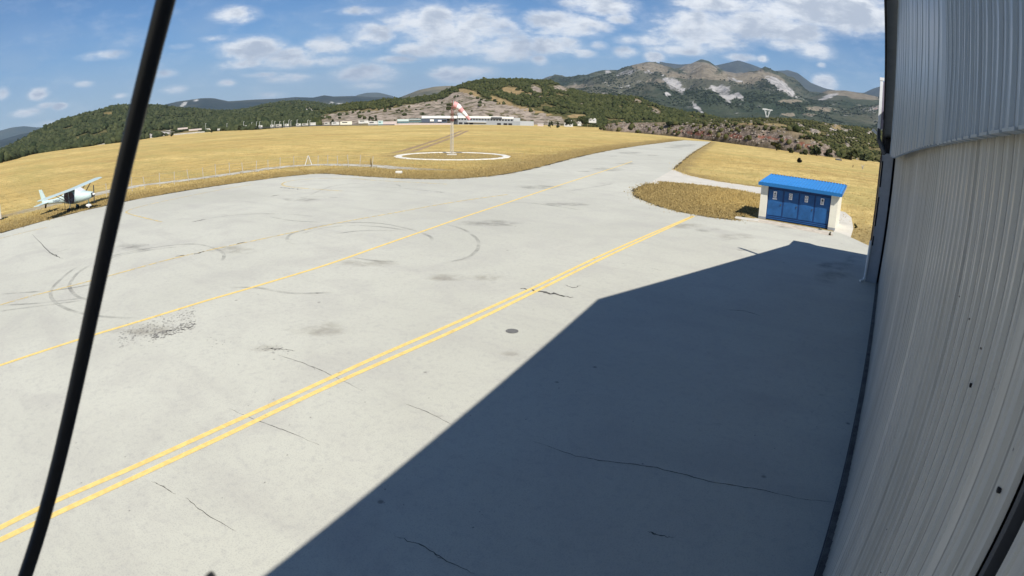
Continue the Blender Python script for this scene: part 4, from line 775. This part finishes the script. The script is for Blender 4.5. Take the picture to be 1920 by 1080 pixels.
for sx in (-1, 1):
    b = MB(); b.bar(rt_ * (sx * .42), rt_ * (sx * .03) + Vector((0, 0, 1.15)), .10, .06); b.build('leg', WHT, mk)
b = MB(); b.bar(vd * .5, Vector((0, 0, 1.1)), .05, .05); b.build('rear_leg', M['wood'], mk)
g = gnd(748, 325.5); b = MB(); b.box(-.33, .33, -.2, .2, 0, .26); o = b.build('marker_stone', M['ring'], None, bevel=.08); o.location = g; o.rotation_euler = (0, 0, .6); tag(o, 'small white stone in the grass at the apron edge below the ring', 'stone')
g = gnd(-3, 413); wp = thing('white_box', 'white cabinet cut off by the left edge of the view', 'cabinet', tuple(g)); b = MB(); b.box(-.35, .35, -.3, .3, .08, 1.35); b.build('body', M['offw'], wp, bevel=.06); b = MB(); b.box(-.3, .3, -.25, .25, 0, .08); b.build('base', M['dgrey'], wp)
b = MB(); g = gnd(697, 314)
for k in range(5): b.bar((0, 0, 0), (random.uniform(-.35, .35), random.uniform(-.3, .3), random.uniform(.5, 1.1)), .025)
o = b.build('dead_shrub', M['bark']); o.location = g; tag(o, 'dead brown twig sticking up at the right end of the fence', 'dead shrub')
# ================================================================ LIGHT AIRCRAFT
sh = Vector((-48.7, 9.9, -.02)); ac = thing('light_aircraft', 'pale mint high-wing light aircraft parked on the grass beyond the apron', 'aircraft', tuple(sh), math.radians(48)); ac.rotation_euler = (math.radians(2.6), math.radians(-2.2), math.radians(48)); ac.scale = (.82, 1.03, .84)
MINT = plain('mint_white', (.50, .61, .60), .35, var=.04, spec=.5); MINT2 = plain('mint_green', (.40, .62, .55), .4, var=.04)  # second mint is a greener tone for small parts
def ell(x, yc, zc, ry, rz, n=14, p=2.4):
    out = []
    for k in range(n):
        a = k * 2 * math.pi / n; c, s_ = math.cos(a), math.sin(a); out.append(Vector((x, yc + ry * math.copysign(abs(c) ** (2 / p), c), zc + rz * math.copysign(abs(s_) ** (2 / p), s_))))
    return out
b = MB(); b.loft([ell(2.12, 0, 1.24, .14, .14), ell(2.0, 0, 1.24, .32, .27), ell(1.5, 0, 1.22, .46, .40), ell(.95, 0, 1.22, .55, .50), ell(.45, 0, 1.28, .58, .62), ell(-.3, 0, 1.30, .58, .68), ell(-.9, 0, 1.28, .48, .58), ell(-1.6, 0, 1.20, .27, .34), ell(-2.6, 0, 1.14, .17, .22), ell(-3.9, 0, 1.12, .09, .16)]); b.build('fuselage', MINT, ac, smooth=True)
def naca(x, y, z, ch, th=.14, n=7):
    up_ = []; lo_ = []
    for k in range(n):
        u = k / (n - 1); t_ = th * ch * 5 * (.2969 * u ** .5 - .126 * u - .3516 * u * u + .2843 * u ** 3 - .1015 * u ** 4); up_.append(Vector((x - u * ch, y, z + t_ * .75 + .03 * math.sin(math.pi * u) * ch))); lo_.append(Vector((x - u * ch, y, z - t_ * .35)))
    return up_ + lo_[::-1][1:-1]
for sgn in (-1, 1):
    b = MB(); b.loft([naca(.42, sgn * .30, 2.0, 1.36), naca(.42, sgn * 2.6, 2.05, 1.36), naca(.40, sgn * 4.45, 2.10, 1.30), naca(.22, sgn * 4.72, 2.11, .95)]); wg = b.build('wing', MINT, ac, smooth=True)
    b = MB(); b.box(-1.02, -.60, min(sgn * 1.0, sgn * 4.3), max(sgn * 1.0, sgn * 4.3), 1.985, 2.0); b.build('flaperon', MINT2, wg)
    b = MB(); b.bar((.30, sgn * .52, .82), (.18, sgn * 2.55, 2.0), .09, .035); b.build('wing_strut', M['dgrey'], ac); b = MB(); b.bar((-.45, sgn * .5, .86), (-.38, sgn * 2.55, 2.0), .07, .03); b.build('wing_strut', M['dgrey'], ac)
b = MB(); b.loft([naca(.42, -.31, 2.0, 1.36), naca(.42, .31, 2.0, 1.36)]); b.build('wing_centre', MINT, ac, smooth=True)
b = MB(); b.prism([(-3.1, 1.2), (-3.55, 1.45), (-3.95, 2.40), (-4.35, 2.42), (-4.25, 1.9), (-4.12, 1.05), (-3.6, 1.05)], lambda p: (p[0], -.035, p[1]), lambda p: (p[0], .035, p[1])); fin = b.build('tail_fin', MINT, ac, bevel=.02)
b = MB(); b.box(-4.16, -4.13, -.04, .04, 1.1, 2.38); b.build('rudder_hinge', MINT2, fin)
for sgn in (-1, 1):
    b = MB(); b.prism([(-3.25, .06), (-3.45, 1.35), (-4.15, 1.38), (-4.2, .06)], lambda p: (p[0], sgn * p[1], 1.10), lambda p: (p[0], sgn * p[1], 1.16)); b.build('tailplane', MINT, ac, bevel=.015)
WIN = plain('dark_cabin_glass', (.055, .045, .085), .15, var=.2, spec=.6)
for sgn in (-1, 1):
    b = MB(); b.prism([(.30, .85), (.36, 1.40), (.12, 1.86), (-.85, 1.84), (-1.0, 1.45), (-.80, .95), (-.2, .78)], lambda p: (p[0], sgn * (.60 if p[0] > -.4 else .585 - (-.4 - p[0]) * .17), p[1]), lambda p: (p[0], sgn * (.625 if p[0] > -.4 else .61 - (-.4 - p[0]) * .17), p[1])); dr = b.build('cabin_door', WIN, ac)
    b = MB(); b.bar((.34, sgn * .63, .86), (.40, sgn * .63, 1.4), .03); b.build('door_frame', MINT, dr); b = MB(); b.bar((-.33, sgn * .63, .8), (-.3, sgn * .63, 1.85), .025); b.build('door_frame', MINT, dr)
b = MB(); b.loft([[Vector((1.02, -.40, 1.66)), Vector((1.02, .40, 1.66)), Vector((1.02, .38, 1.64)), Vector((1.02, -.38, 1.64))], [Vector((.42, -.47, 2.03)), Vector((.42, .47, 2.03)), Vector((.42, .45, 1.98)), Vector((.42, -.45, 1.98))]]); b.build('windscreen', plain('pale_windscreen', (.75, .78, .80), .08, var=.03, spec=.8), ac)
for sgn in (-1, 1): b = MB(); b.add([(1.02, sgn * .40, 1.66), (.42, sgn * .47, 2.03), (.36, sgn * .57, 1.40), (.9, sgn * .5, 1.35)], [(0, 1, 2, 3)]); b.add([(1.02, sgn * .39, 1.66), (.42, sgn * .46, 2.03), (.36, sgn * .56, 1.40), (.9, sgn * .49, 1.35)], [(3, 2, 1, 0)]); b.build('side_window', plain('pale_side_window', (.70, .74, .76), .1, var=.03, spec=.8), ac)
pr = MB(); pr.tube([(2.10, 0, 1.26), (2.22, 0, 1.26), (2.34, 0, 1.26)], [.13, .11, .02], 10); spn = pr.build('propeller_hub', M['white'], ac, smooth=True)
for sgn in (-1, 1):
    b = MB(); a_ = math.radians(80); dv = Vector((0, math.cos(a_) * sgn, math.sin(a_) * sgn)); b.bar(Vector((2.2, 0, 1.26)) + dv * .08, Vector((2.2, 0, 1.26)) + dv * .82, .11, .03, up=(1, 0, .3)); b.build('propeller_blade', M['dgrey'], spn)
b = MB(); b.box(2.02, 2.13, -.24, .24, 1.04, 1.42); b.build('air_intake', M['dark'], ac, bevel=.03)
def wheel(x, y, r, wd, leg, rim='white'):
    b = MB(); b.tube([(x, y - wd / 2, r), (x, y - wd / 2 * .6, r), (x, y + wd / 2 * .6, r), (x, y + wd / 2, r)], [r * .86, r, r, r * .86], 16); wo = b.build('wheel', M['black'], ac, smooth=True)
    b = MB(); b.tube([(x, y - wd / 2 - .012, r), (x, y + wd / 2 + .012, r)], r * .52, 12); b.build('rim', M[rim], wo)
    b = MB(); b.bar(leg, (x, y - math.copysign(wd * .7, y) if y else 0, r * 1.1), .07, .04); b.build('gear_leg', MINT2, ac)
wheel(-.45, -.72, .21, .13, (-.4, -.38, .80), 'dgrey'); wheel(-.45, .72, .21, .13, (-.4, .38, .80), 'dgrey'); wheel(1.45, 0, .19, .12, (1.48, 0, .98))  # main wheel rims coloured dark for the shadow they stand in
b = MB(); b.prism([(1.72, .0), (1.6, .18), (1.25, .22), (1.1, .08), (1.3, -.04)], lambda p: (p[0], -.10, p[1] + .22), lambda p: (p[0], .10, p[1] + .22)); b.build('wheel_fairing', M['white'], ac, bevel=.03)
b = MB(); b.bar((-3.7, 0, 1.0), (-3.85, 0, .62), .06, .16); b.build('tail_skid', M['dark'], ac)
b = MB(); b.bar((-1.15, -.30, .95), (-1.2, -.32, .35), .03); b.build('step', M['dgrey'], ac)
def text_mesh(name, body, size, mat, parent, mw_):
    cu = bpy.data.curves.new(name, 'FONT'); cu.body = body; cu.size = size; cu.extrude = .002; cu.align_x = 'CENTER'; cu.align_y = 'CENTER'
    to = bpy.data.objects.new(name + '_tmp', cu); COL.objects.link(to); dg = bpy.context.evaluated_depsgraph_get(); me = bpy.data.meshes.new_from_object(to.evaluated_get(dg)); bpy.data.objects.remove(to); me.name = name
    o = bpy.data.objects.new(name, me); COL.objects.link(o); me.materials.clear(); me.materials.append(mat); o.parent = parent; o.matrix_local = mw_; return o
reg = Matrix.Translation((-2.15, -.222, 1.165)) @ Matrix.Rotation(math.radians(-5.5), 4, 'Z') @ Matrix.Rotation(math.radians(90), 4, 'X')
text_mesh('registration', 'S-BEDM', .30, plain('navy_letters', (.03, .04, .10), .5), ac, reg)
# ================================================================ FAR EDGE OF THE FIELD: long building, sheds, vehicles, lamps
def fbox(px0, px1, pt, pb, R, depth, zoff=0.0):
    a = far((px0 + px1) / 2, pb, R); t0 = far(px0, pb, R); t1 = far(px1, pb, R); tt = far((px0 + px1) / 2, pt, R); return a, (t1 - t0).length, tt.z - a.z
def place(px, py, R, z=None):
    p = far(px, py, R); rz = math.atan2(-p.x, p.y); return p, rz
RB = 372
bld = thing('race_building', 'long low white and grey two-storey building below the quarry', 'building', tuple(far(916, 234.5, RB)), place(916, 234, RB)[1]); bl = bld.location
def L(px, py): p = far(px, py, RB) - Vector(bl); c, s_ = math.cos(-bld.rotation_euler.z), math.sin(-bld.rotation_euler.z); return p.x * c - p.y * s_, p.z
def bpart(name, px0, px1, pt, pb, y0, y1, mat, parent=None, pm=None):
    xm = (px0 + px1) / 2; x0, _ = L(px0, pb); x1, _ = L(px1, pb); _, z0 = L(xm, pb); _, z1 = L(xm, pt); b = MB(); b.box(x0, x1, y0, y1, z0, z1); return b.build(name, mat, parent or bld)
LG = plain('light_grey_panel', (.42, .44, .46), .6, var=.06); MG = plain('mid_grey_panel', (.30, .32, .345), .6, var=.06)
bpart('wall', 858, 975, 220, 236, 0, 12, MG); bpart('parapet', 857.5, 963, 218, 221.8, -.25, 12.2, M['white']); bpart('roof_slab', 790.5, 857, 217.2, 221.8, -2.2, 9, M['white']); bpart('stair_tower', 857, 870, 211.5, 218, 3, 9, LG)
bpart('entrance_tower', 852, 857.6, 215.5, 236, -.5, 6, M['dgrey']); bpart('wall', 792, 851.9, 221.9, 236, 1.5, 9, MG); bpart('annexe', 975.2, 1001, 227.4, 237, .5, 9, LG); bpart('corner_block', 963.2, 975.2, 221.5, 228, -.1, 9, LG); bpart('base_wall', 720, 1002, 233.6, 236.5, -3.2, -2.9, M['offw'])
for k in range(19):
    px = 859.5 + k * 5.45
    if 878 < px < 880: continue
    bpart('window', px, px + 3.7, 221.95 + (px - 859) * .022, 224.7 + (px - 859) * .022, -.05, .2, M['glassd'])
for px in (860, 870, 880, 932, 944, 953): bpart('garage_door', px, px + 7.2, 229.3 + (px - 860) * .02, 232.8 + (px - 860) * .02, -.05, .2, M['dark'])
bpart('canopy', 876, 912, 228.6, 229.4, -1.0, .3, M['white']); bpart('sign_box', 920.5, 941, 219.7, 222.6, -.6, -.26, M['dgrey'])
for k in range(9): bpart('window', 793 + k * 6.4, 797.6 + k * 6.4, 223.2, 226.6, 1.3, 1.6, M['glassd'])
stands = thing('grandstand_row', 'row of teal and white booths with dark windows left of the long building', 'booths', tuple(far(785, 235, RB - 8)), place(785, 234, RB)[1]); sl_ = stands.location
def spart(name, px0, px1, pt, pb, y0, y1, mat):
    p0 = far(px0, pb, RB - 8) - Vector(sl_); p1 = far(px1, pb, RB - 8) - Vector(sl_); c, s_ = math.cos(-stands.rotation_euler.z), math.sin(-stands.rotation_euler.z); x0 = p0.x * c - p0.y * s_; x1 = p1.x * c - p1.y * s_; z1 = far((px0 + px1) / 2, pt, RB - 8).z - sl_.z; z0 = p0.z * .5 + p1.z * .5
    b = MB(); b.box(x0, x1, y0, y1, z0, z1); b.build(name, mat, stands)
spart('white_panel', 745, 766.5, 223.4, 227.5, 0, 3, plain('pale_teal', (.50, .60, .60), .6)); spart('dark_front', 745, 766.5, 227.5, 231, .2, 3, M['teal']); spart('deck', 766.6, 790, 222.4, 229.5, .5, 3.4, M['teal']); spart('roof_strip', 767, 789, 224.2, 225.0, -.1, .45, M['white'])
spart('deck', 790.2, 806, 222.6, 229.8, .3, 3.2, plain('navy_panel', (.07, .09, .13), .5)); spart('banner', 806.2, 813.5, 223.8, 227.5, -.1, .1, M['white']); spart('banner', 821, 828, 224.8, 228, -.1, .1, plain('pale_banner', (.65, .66, .75), .6)); spart('deck', 806.2, 838, 223.4, 229.9, .4, 3.2, plain('slate_panel', (.10, .13, .18), .5)); spart('counter', 745, 850, 231, 234.6, -.5, 3, M['pink']); spart('screen', 829, 837, 224.6, 227, -.05, .2, M['dark'])
def far_box_thing(name, label, cat, px0, px1, pt, pb, R, depth, mat, roof=None, win=None, group=None):
    a, wd, hh = fbox(px0, px1, pt, pb, R, depth); t = thing(name, label, cat, tuple(a), place((px0 + px1) / 2, pb, R)[1], group); b = MB(); b.box(-wd / 2, wd / 2, 0, depth, -.4, hh); b.build('body', mat, t)
    if roof: b = MB(); b.box(-wd / 2 - .12, wd / 2 + .12, -.15, depth + .15, hh + .002, hh + .3); b.build('roof', roof, t)
    if win: b = MB(); b.box(-wd * .35, wd * .1, -.03, .1, hh * .5, hh * .78); b.build('window', win, t)
    return t
TBLU = M['teal']; W = plain('dusty_white', (.56, .56, .545), .6, var=.2, scale=.6); OW = plain('dusty_off_white', (.44, .43, .40), .7, var=.2, scale=.6); PK = M['pink']
for nm, lb, ct, x0, x1, pt, pb, mt, rf, wn in [
 ('hoarding', 'long pale pink hoarding left of the teal booths', 'hoarding', 718, 744, 227.6, 234.5, PK, None, None), ('site_cabin', 'pale teal cabin standing left of the pink hoarding', 'cabin', 709, 718, 226.4, 234, plain('teal_cabin', (.45, .60, .60), .6), W, TBLU),
 ('caravan', 'white caravan just left of the pale teal cabin', 'caravan', 690, 708, 227.3, 234, W, None, M['glassd']), ('white_hall', 'white shed with a raised flat roof behind the caravans', 'shed', 672, 690, 225.6, 230, W, OW, M['glassd']), ('caravan', 'long cream caravan left of the white shed', 'caravan', 638, 660, 227.6, 233.5, plain('cream_van', (.70, .68, .58), .6), None, M['glassd']),
 ('caravan', 'white caravan left of the long cream one', 'caravan', 622, 636, 228.6, 234, W, None, M['glassd']), ('lorry', 'white lorry with dark cab beside the tree under the quarry', 'lorry', 608, 618, 229.4, 234.6, OW, None, M['dark']), ('tent', 'small pointed white tent among the parked vehicles', 'tent', 582, 592, 230.6, 234.8, W, W, None), ('van', 'white van second left of the pointed tent', 'van', 566, 578, 231.4, 235.6, OW, None, M['glassd']),
 ('van', 'white van under the twin lamp posts', 'van', 555, 564, 231.8, 236.4, W, None, M['glassd']), ('lorry', 'long white lorry right of the tall pair of lamp posts', 'lorry', 534, 541, 232.4, 237.4, W, None, M['dark']), ('lorry', 'white box lorry between two tall lamp posts', 'lorry', 517, 528, 233, 238, OW, None, M['dark']), ('van', 'small white van left of the box lorry', 'van', 507, 513, 234, 238.6, W, None, M['glassd']), ('van', 'low white van left of the dark shrub gap', 'van', 485, 492, 235, 239.4, W, None, M['glassd']),
 ('van', 'white van beside the dark tree by the lamps', 'van', 470, 479, 235.2, 239.8, W, None, M['glassd']), ('lorry', 'white lorry leftmost of the parked row', 'lorry', 456, 463, 235.2, 240, OW, None, M['dark']), ('white_wall', 'long pale roadside wall climbing along the left field edge', 'wall', 396, 445, 240.4, 242.8, OW, None, None), ('white_wall', 'pale roadside wall left of the small cream hut', 'wall', 326, 384, 248.5, 252, OW, None, None), ('hut', 'small cream hut beside a dark bush at the left field edge', 'hut', 385, 396, 241.6, 244.2, plain('cream_hut', (.66, .60, .45), .7), W, None),
 ('parked_roofs', 'low pale roofs of a yard left of the roadside wall', 'yard roof', 333, 352, 239.4, 241.4, PK, None, None), ('parked_roofs', 'low pale pink roofs on the slope above the roadside wall', 'yard roof', 354, 378, 241.6, 243.6, PK, None, None),
 ('pink_hut', 'small pale pink hut right of the long building', 'hut', 1008, 1019, 232.6, 236.6, PK, W, None), ('green_container', 'pale green container at the foot of the rock cutting', 'container', 1133.5, 1150, 241.4, 246, M['greenp'], None, None), ('green_hut', 'low hut with white roof next to the green container', 'hut', 1117, 1131.5, 242.2, 245.8, plain('green_hut', (.25, .42, .32), .6), W, None)]:
    R = 372 if x0 > 1000 else (Rg(WB)(min(x0, 735)) + (8 if x0 > 450 else 3))
    far_box_thing(nm, lb, ct, x0, x1, pt, pb, R, 3.2, mt, rf, wn)
# guard rail line in front of the parked row
b = MB(); q = [far(px, py, Rg(WB)(min(px, 735)) + 2) for px, py in ((470, 240.4), (520, 238.8), (560, 237), (620, 235.6), (680, 235), (740, 234.6))]
for i in range(len(q) - 1): b.bar(q[i] + Vector((0, 0, .2)), q[i + 1] + Vector((0, 0, .2)), .12, .55)
tag(b.build('guard_rail', M['dgrey']), 'long dark guard rail in front of the parked vans and lorries', 'guard rail')
# white houses on the right
for nm, lb, px0, px1, pt, pb, ga in (('white_house', 'white house with stepped gables right of the pink hut', 1058, 1074, 231, 237.5, 226), ('white_house', 'narrow white house right of the stepped gabled one', 1083, 1090, 229, 233, 226), ('white_house', 'white house highest up on the wooded slope', 1104, 1118, 224, 227.5, 221.8)):
    a, wd, hh = fbox(px0, px1, pt, pb, 395, 6); t = thing(nm, lb, 'house', tuple(a), place(px0, pb, 395)[1]); b = MB(); b.box(-wd / 2, wd / 2, 0, 6, -1, hh); b.build('wall', W, t)
    gz = far(px1, ga, 395).z - a.z; b = MB(); b.prism([(wd * .05, hh), (wd / 2, hh), (wd * .36, gz), (wd * .22, gz)], lambda p: (p[0], 0, p[1]), lambda p: (p[0], 6, p[1])); b.build('gable', W, t); b = MB(); b.box(-wd * .42, -wd * .2, -.03, .1, hh * .35, hh * .7); b.build('window', M['glassd'], t); b = MB(); b.box(wd * .1, wd * .25, -.03, .1, hh * .35, hh * .7); b.build('window', M['glassd'], t)
    b = MB(); b.prism([(-wd / 2 - .2, hh + .002), (wd * .05, hh + .002), (-wd * .2, hh + .8)], lambda p: (p[0], -.2, p[1]), lambda p: (p[0], 6.2, p[1])); b.build('roof', OW, t)
# lamp posts
lamps = [(385.6, 231.5, 244), (425.6, 231.5, 242), (457, 228, 240.6), (472, 229.5, 240.2), (481, 228.4, 240), (487, 227.8, 239.8), (510, 226.6, 239), (515, 228, 238.8), (524.5, 228, 238.6), (532, 227, 238.2), (541.6, 225, 237.8), (545.4, 226.4, 237.6), (557, 225, 237), (577, 225.4, 236.4), (581, 226, 236.2), (1027.5, 226, 238)]
LP = plain('lamp_post_grey', (.55, .55, .54), .5, var=.1)
for i, (px, pt, pb) in enumerate(lamps):
    R = 376 if px > 740 else Rg(WB)(px) + 12; a = far(px, pb, R); top = far(px, pt, R).z - a.z
    lb = 'pale lamp post right of the pink hut' if px > 1000 else '%s lamp post from the left along the far edge of the field' % ORD[i]
    t = thing('lamp_post', lb, 'lamp post', tuple(a), place(px, pb, R)[1], 'lamp posts along the far edge of the field'); b = MB(); b.tube([(0, 0, -.5), (0, 0, top)], [.16, .11], 6); b.build('post', LP, t); b = MB(); b.bar((0, 0, top), (.75, 0, top + .12), .22, .14); b.build('lamp', LP, t)
# power pylons
def pylon(label, px, pt, pb, halfpx, R, band=None):
    a = far(px, pb, R); wd = halfpx * R / F; top = far(px, pt, R).z - a.z; t = thing('power_pylon', label, 'pylon', tuple(a), place(px, pb, R)[1] + .25, 'power pylons on the right slope'); th = R / F
    b = MB(); b.bar((-wd, 0, top), (wd, 0, top), 1.2 * th, 1.8 * th); b.bar((-wd, 0, top + 1.1 * th), (0, 0, top + 1.5 * th), .6 * th); b.build('crossarm', W, t)
    b = MB()
    for s_ in (-1, 1): b.bar((s_ * wd * .55, 0, top - 1 * th), (s_ * wd * .28, 0, top - 9 * th), 1.4 * th); b.bar((s_ * wd * .2, 0, top - 3 * th), (s_ * wd * .3, 0, top - 9 * th), .7 * th)
    b.build('fork', W, t)
    b = MB(); zz = top - 9 * th
    for s_ in (-1, 1): b.bar((s_ * wd * .28, 0, zz), (s_ * wd * .18, 0, zz - 5 * th), 1.0 * th); b.bar((s_ * wd * .28, 0, zz), (-s_ * wd * .18, 0, zz - 5 * th), .6 * th)
    b.build('banded_section', band or M['red'], t)
    b = MB(); z2 = zz - 5 * th; n = 5
    for s_ in (-1, 1):
        b.bar((s_ * wd * .18, 0, z2), (s_ * wd * .4, 0, -4), .45 * th)
        for k in range(n): b.bar((s_ * wd * (.18 + .22 * k / n), 0, z2 + (-4 - z2) * k / n), (-s_ * wd * (.18 + .22 * (k + 1) / n), 0, z2 + (-4 - z2) * (k + 1) / n), .25 * th)
    b.build('lattice_body', M['dgrey'], t)
pylon('white topped power pylon standing higher up against the mountain', 1437.5, 205.5, 232, 9.5, 640, W)
pylon('red and white power pylon lower on the scrub slope by the hangar', 1592.5, 255.5, 296, 11, 380)
# ================================================================ TREES AND BUSHES
def crown_mesh(wd, ht, n, seed, name, mat, parent, z0=.1):
    rg = np.random.default_rng(seed); k = max(4, n // 30); cc = rg.normal(0, 1, (k, 3)); cc /= np.linalg.norm(cc, axis=1, keepdims=True) + 1e-6; cc *= rg.uniform(.2, .8, (k, 1)); cc[:, 2] = rg.uniform(-.65, .85, k); rr = rg.uniform(.25, .45, k)
    pick = rg.integers(0, k, n); dv = rg.normal(0, 1, (n, 3)); dv /= np.linalg.norm(dv, axis=1, keepdims=True); C = cc[pick] + dv * (rr[pick] * rg.uniform(.6, 1, n))[:, None]
    C = C * np.array([wd / 2 * .85, wd / 2 * .85, ht * .5]); C[:, 2] += ht * .36 + z0; C[:, 2] = np.maximum(C[:, 2], rg.uniform(.0, .3, n) * ht); s_ = wd * rg.uniform(.05, .12, n); V = np.zeros((n, 4, 3)); a1 = rg.normal(0, 1, (n, 3)); a1 /= np.linalg.norm(a1, axis=1, keepdims=True); a2 = np.cross(a1, rg.normal(0, 1, (n, 3))); a2 /= np.linalg.norm(a2, axis=1, keepdims=True)
    for q, (u, v) in enumerate(((-1, -.6), (1, -.7), (.8, .7), (-.9, .6))): V[:, q] = C + a1 * (u * s_)[:, None] + a2 * (v * s_)[:, None]
    tint = np.repeat(np.clip(rg.normal(.45, .25, n), 0, 1), 4); return np_mesh(name, V.reshape(-1, 3), np.arange(n * 4).reshape(-1, 4), mat, {'tint': tint}, parent=parent)
def bush(name, label, cat, px, pb, wpx, hpx, mat, seed, R=None, n=260, group=None):
    if R is None:
        d = ray(px, pb); R = H / -d[2] * math.hypot(d[0], d[1]) if d[2] < -1e-3 else 900; R = min(R, Rfield(px) + 8 if px > 1100 else 380 + max(0, 600 - px) * .1)
    a = far(px, pb, R); s_ = R / F; t = thing(name, label, cat, tuple(a), random.random() * 6, group); crown_mesh(wpx * s_, hpx * s_, n, seed, 'crown', mat, t)
    b = MB(); b.tube([(0, 0, -.3), (.02 * wpx * s_, 0, hpx * s_ * .3), (0, .02 * wpx * s_, hpx * s_ * .6)], [.06 * wpx * s_, .045 * wpx * s_, .02 * wpx * s_], 6); b.build('trunk', M['bark'], t); return t
for i, (nm, lb, ct, px, pb, w_, h_, mt) in enumerate([
 ('cypress', 'dark green pointed tree against the rock cutting beside the taxiway end', 'tree', 1237, 250.5, 15, 19, L2), ('bush', 'dark round bush right of the pink hut', 'bush', 1032, 239.5, 11, 13, L2), ('bush', 'dark bush between the pink hut and the stepped white house', 'bush', 1046, 240, 10, 12, L2), ('tree', 'broad dark tree behind the stepped white house', 'tree', 1064, 233, 24, 12, L2), ('tree', 'tree right behind the narrow white house', 'tree', 1095, 232, 20, 13, L1), ('tree', 'dark tree growing among the parked vehicles under the quarry', 'tree', 624, 233, 10, 13, L2), ('tree', 'left of two dark trees behind the caravans', 'tree', 693, 226.5, 8, 9, L2), ('tree', 'right of two dark trees behind the caravans', 'tree', 705, 226.5, 8, 9, L2), ('bush', 'lone bush on the quarry slope beside the windsock mast', 'bush', 841, 207, 12, 14, L1),
 ('bush', 'dark bush beside the cream hut at the left field edge', 'bush', 396, 248, 9, 8, L2), ('bush', 'dark bush by the leftmost parked lorry', 'bush', 448, 243, 10, 8, L2), ('bush', 'dark bush at the left end of the roadside wall', 'bush', 322, 255, 9, 7, L2), ('tree', 'dark tree between the parked vans and lamp posts', 'tree', 483, 240.5, 5, 10, L2),
 ('bush', 'first bush from the left along the field edge below the red rock', 'bush', 1456, 282, 26, 14, L3), ('bush', 'low bush right of the first one below the red rock', 'bush', 1482, 286.5, 18, 9, L3), ('bush', 'bushy shrub just above and behind the black bush', 'bush', 1508, 290, 20, 10, L1), ('bush', 'large dark green bush at the right end of the rock cutting', 'bush', 1531, 292, 26, 18, L2), ('bush', 'green bush right of the large dark one', 'bush', 1552, 294, 24, 14, L1), ('bush', 'round bush above the dark trough', 'bush', 1572, 296, 22, 12, L1), ('tree', 'broad green tree left of the last tree by the hangar', 'tree', 1596, 300, 30, 20, L1), ('tree', 'last green tree beside the hangar corner', 'tree', 1622, 302, 30, 22, L2), ('bush', 'small bush on the rock cutting above the first field bush', 'bush', 1424, 244, 6, 5, L2), ('bush', 'dark bush high on the rock cutting below the pylon', 'bush', 1444, 246, 8, 5, L2), ('bush', 'low shrub under the rock cutting in its middle', 'bush', 1352, 266, 14, 5, L3), ('bush', 'dark scrub bush on the shoulder of the rock cutting', 'bush', 1516, 263, 16, 9, L2), ('bush', 'green bush above the rust red rock', 'bush', 1258, 236, 26, 7, L2)]):
    bush(nm, lb, ct, px, pb, w_, h_, mt, 100 + i)
bush('bush', 'almost black lone bush standing in the golden field behind the shed', 'bush', 1499, 305, 13, 10, mat_leaf('leaf_black', (.012, .012, .010), (.035, .032, .022)), 300, n=420)
g = gnd(1572, 300.5); tr = thing('trough', 'low dark trough with a pale rim at the far edge of the golden field', 'trough', tuple(g), .35); b = MB(); b.box(-1.0, 1.0, -.4, .4, 0, .4); b.build('body', M['dgrey'], tr, bevel=.05); b = MB(); b.box(-.8, .6, -.42, -.36, .4, .55); b.build('rim', M['steel'], tr)
g = gnd(1599, 313.5); b = MB(); b.bar((0, 0, 0), (.04, 0, .55), .16); o = b.build('stake', M['bark']); o.location = g; tag(o, 'short dark stake in the golden field near the hangar', 'stake')
g = gnd(1617, 318); b = MB(); random.seed(5)
for k in range(9): b.tube([(0, 0, 0), (random.uniform(-.2, .2), random.uniform(-.2, .2), random.uniform(.5, .8)), (random.uniform(-.6, .6), random.uniform(-.4, .4), random.uniform(.9, 1.6))], [.04, .025, .01], 4)
o = b.build('dry_shrub', M['wood']); o.location = g; tag(o, 'pale leafless shrub in the golden field close to the hangar corner', 'shrub')
for k, (px, pb, w_, h_, lb) in enumerate(((1556, 442, 9, 8, 'weedy green tuft at the right front corner of the shed'), (1538, 432, 10, 6, 'dry weed growing against the right blue door'), (1604, 428, 10, 10, 'green weed beside the concrete strip right of the shed'), (1394, 409, 9, 5, 'grass clump at the end of the grass island by the shed'))):
    g = gnd(px, pb); s_ = g.length / F; t = thing('weed', lb, 'weed', tuple(g)); crown_mesh(w_ * s_, h_ * s_, 150, 400 + k, 'foliage', L3 if k != 1 else mat_leaf('leaf_dry', (.12, .12, .07), (.25, .24, .16)), t, 0)

# ================================================================ AIR
hzm = bpy.data.materials.new('thin_air'); hzm.use_nodes = True; hn = hzm.node_tree
for nd in list(hn.nodes): hn.nodes.remove(nd)
ho = hn.nodes.new('ShaderNodeOutputMaterial'); pv = hn.nodes.new('ShaderNodeVolumePrincipled'); hn.links.new(pv.outputs[0], ho.inputs['Volume'])
pv.inputs['Color'].default_value = (.55, .74, 1.0, 1); pv.inputs['Density'].default_value = HAZE; pv.inputs['Anisotropy'].default_value = .1
b = MB(); b.box(-14500, 14500, -14500, 14500, -40, 1250); tag(b.build('haze', hzm), 'thin blue air over the airfield and hills', None, None, 'stuff')
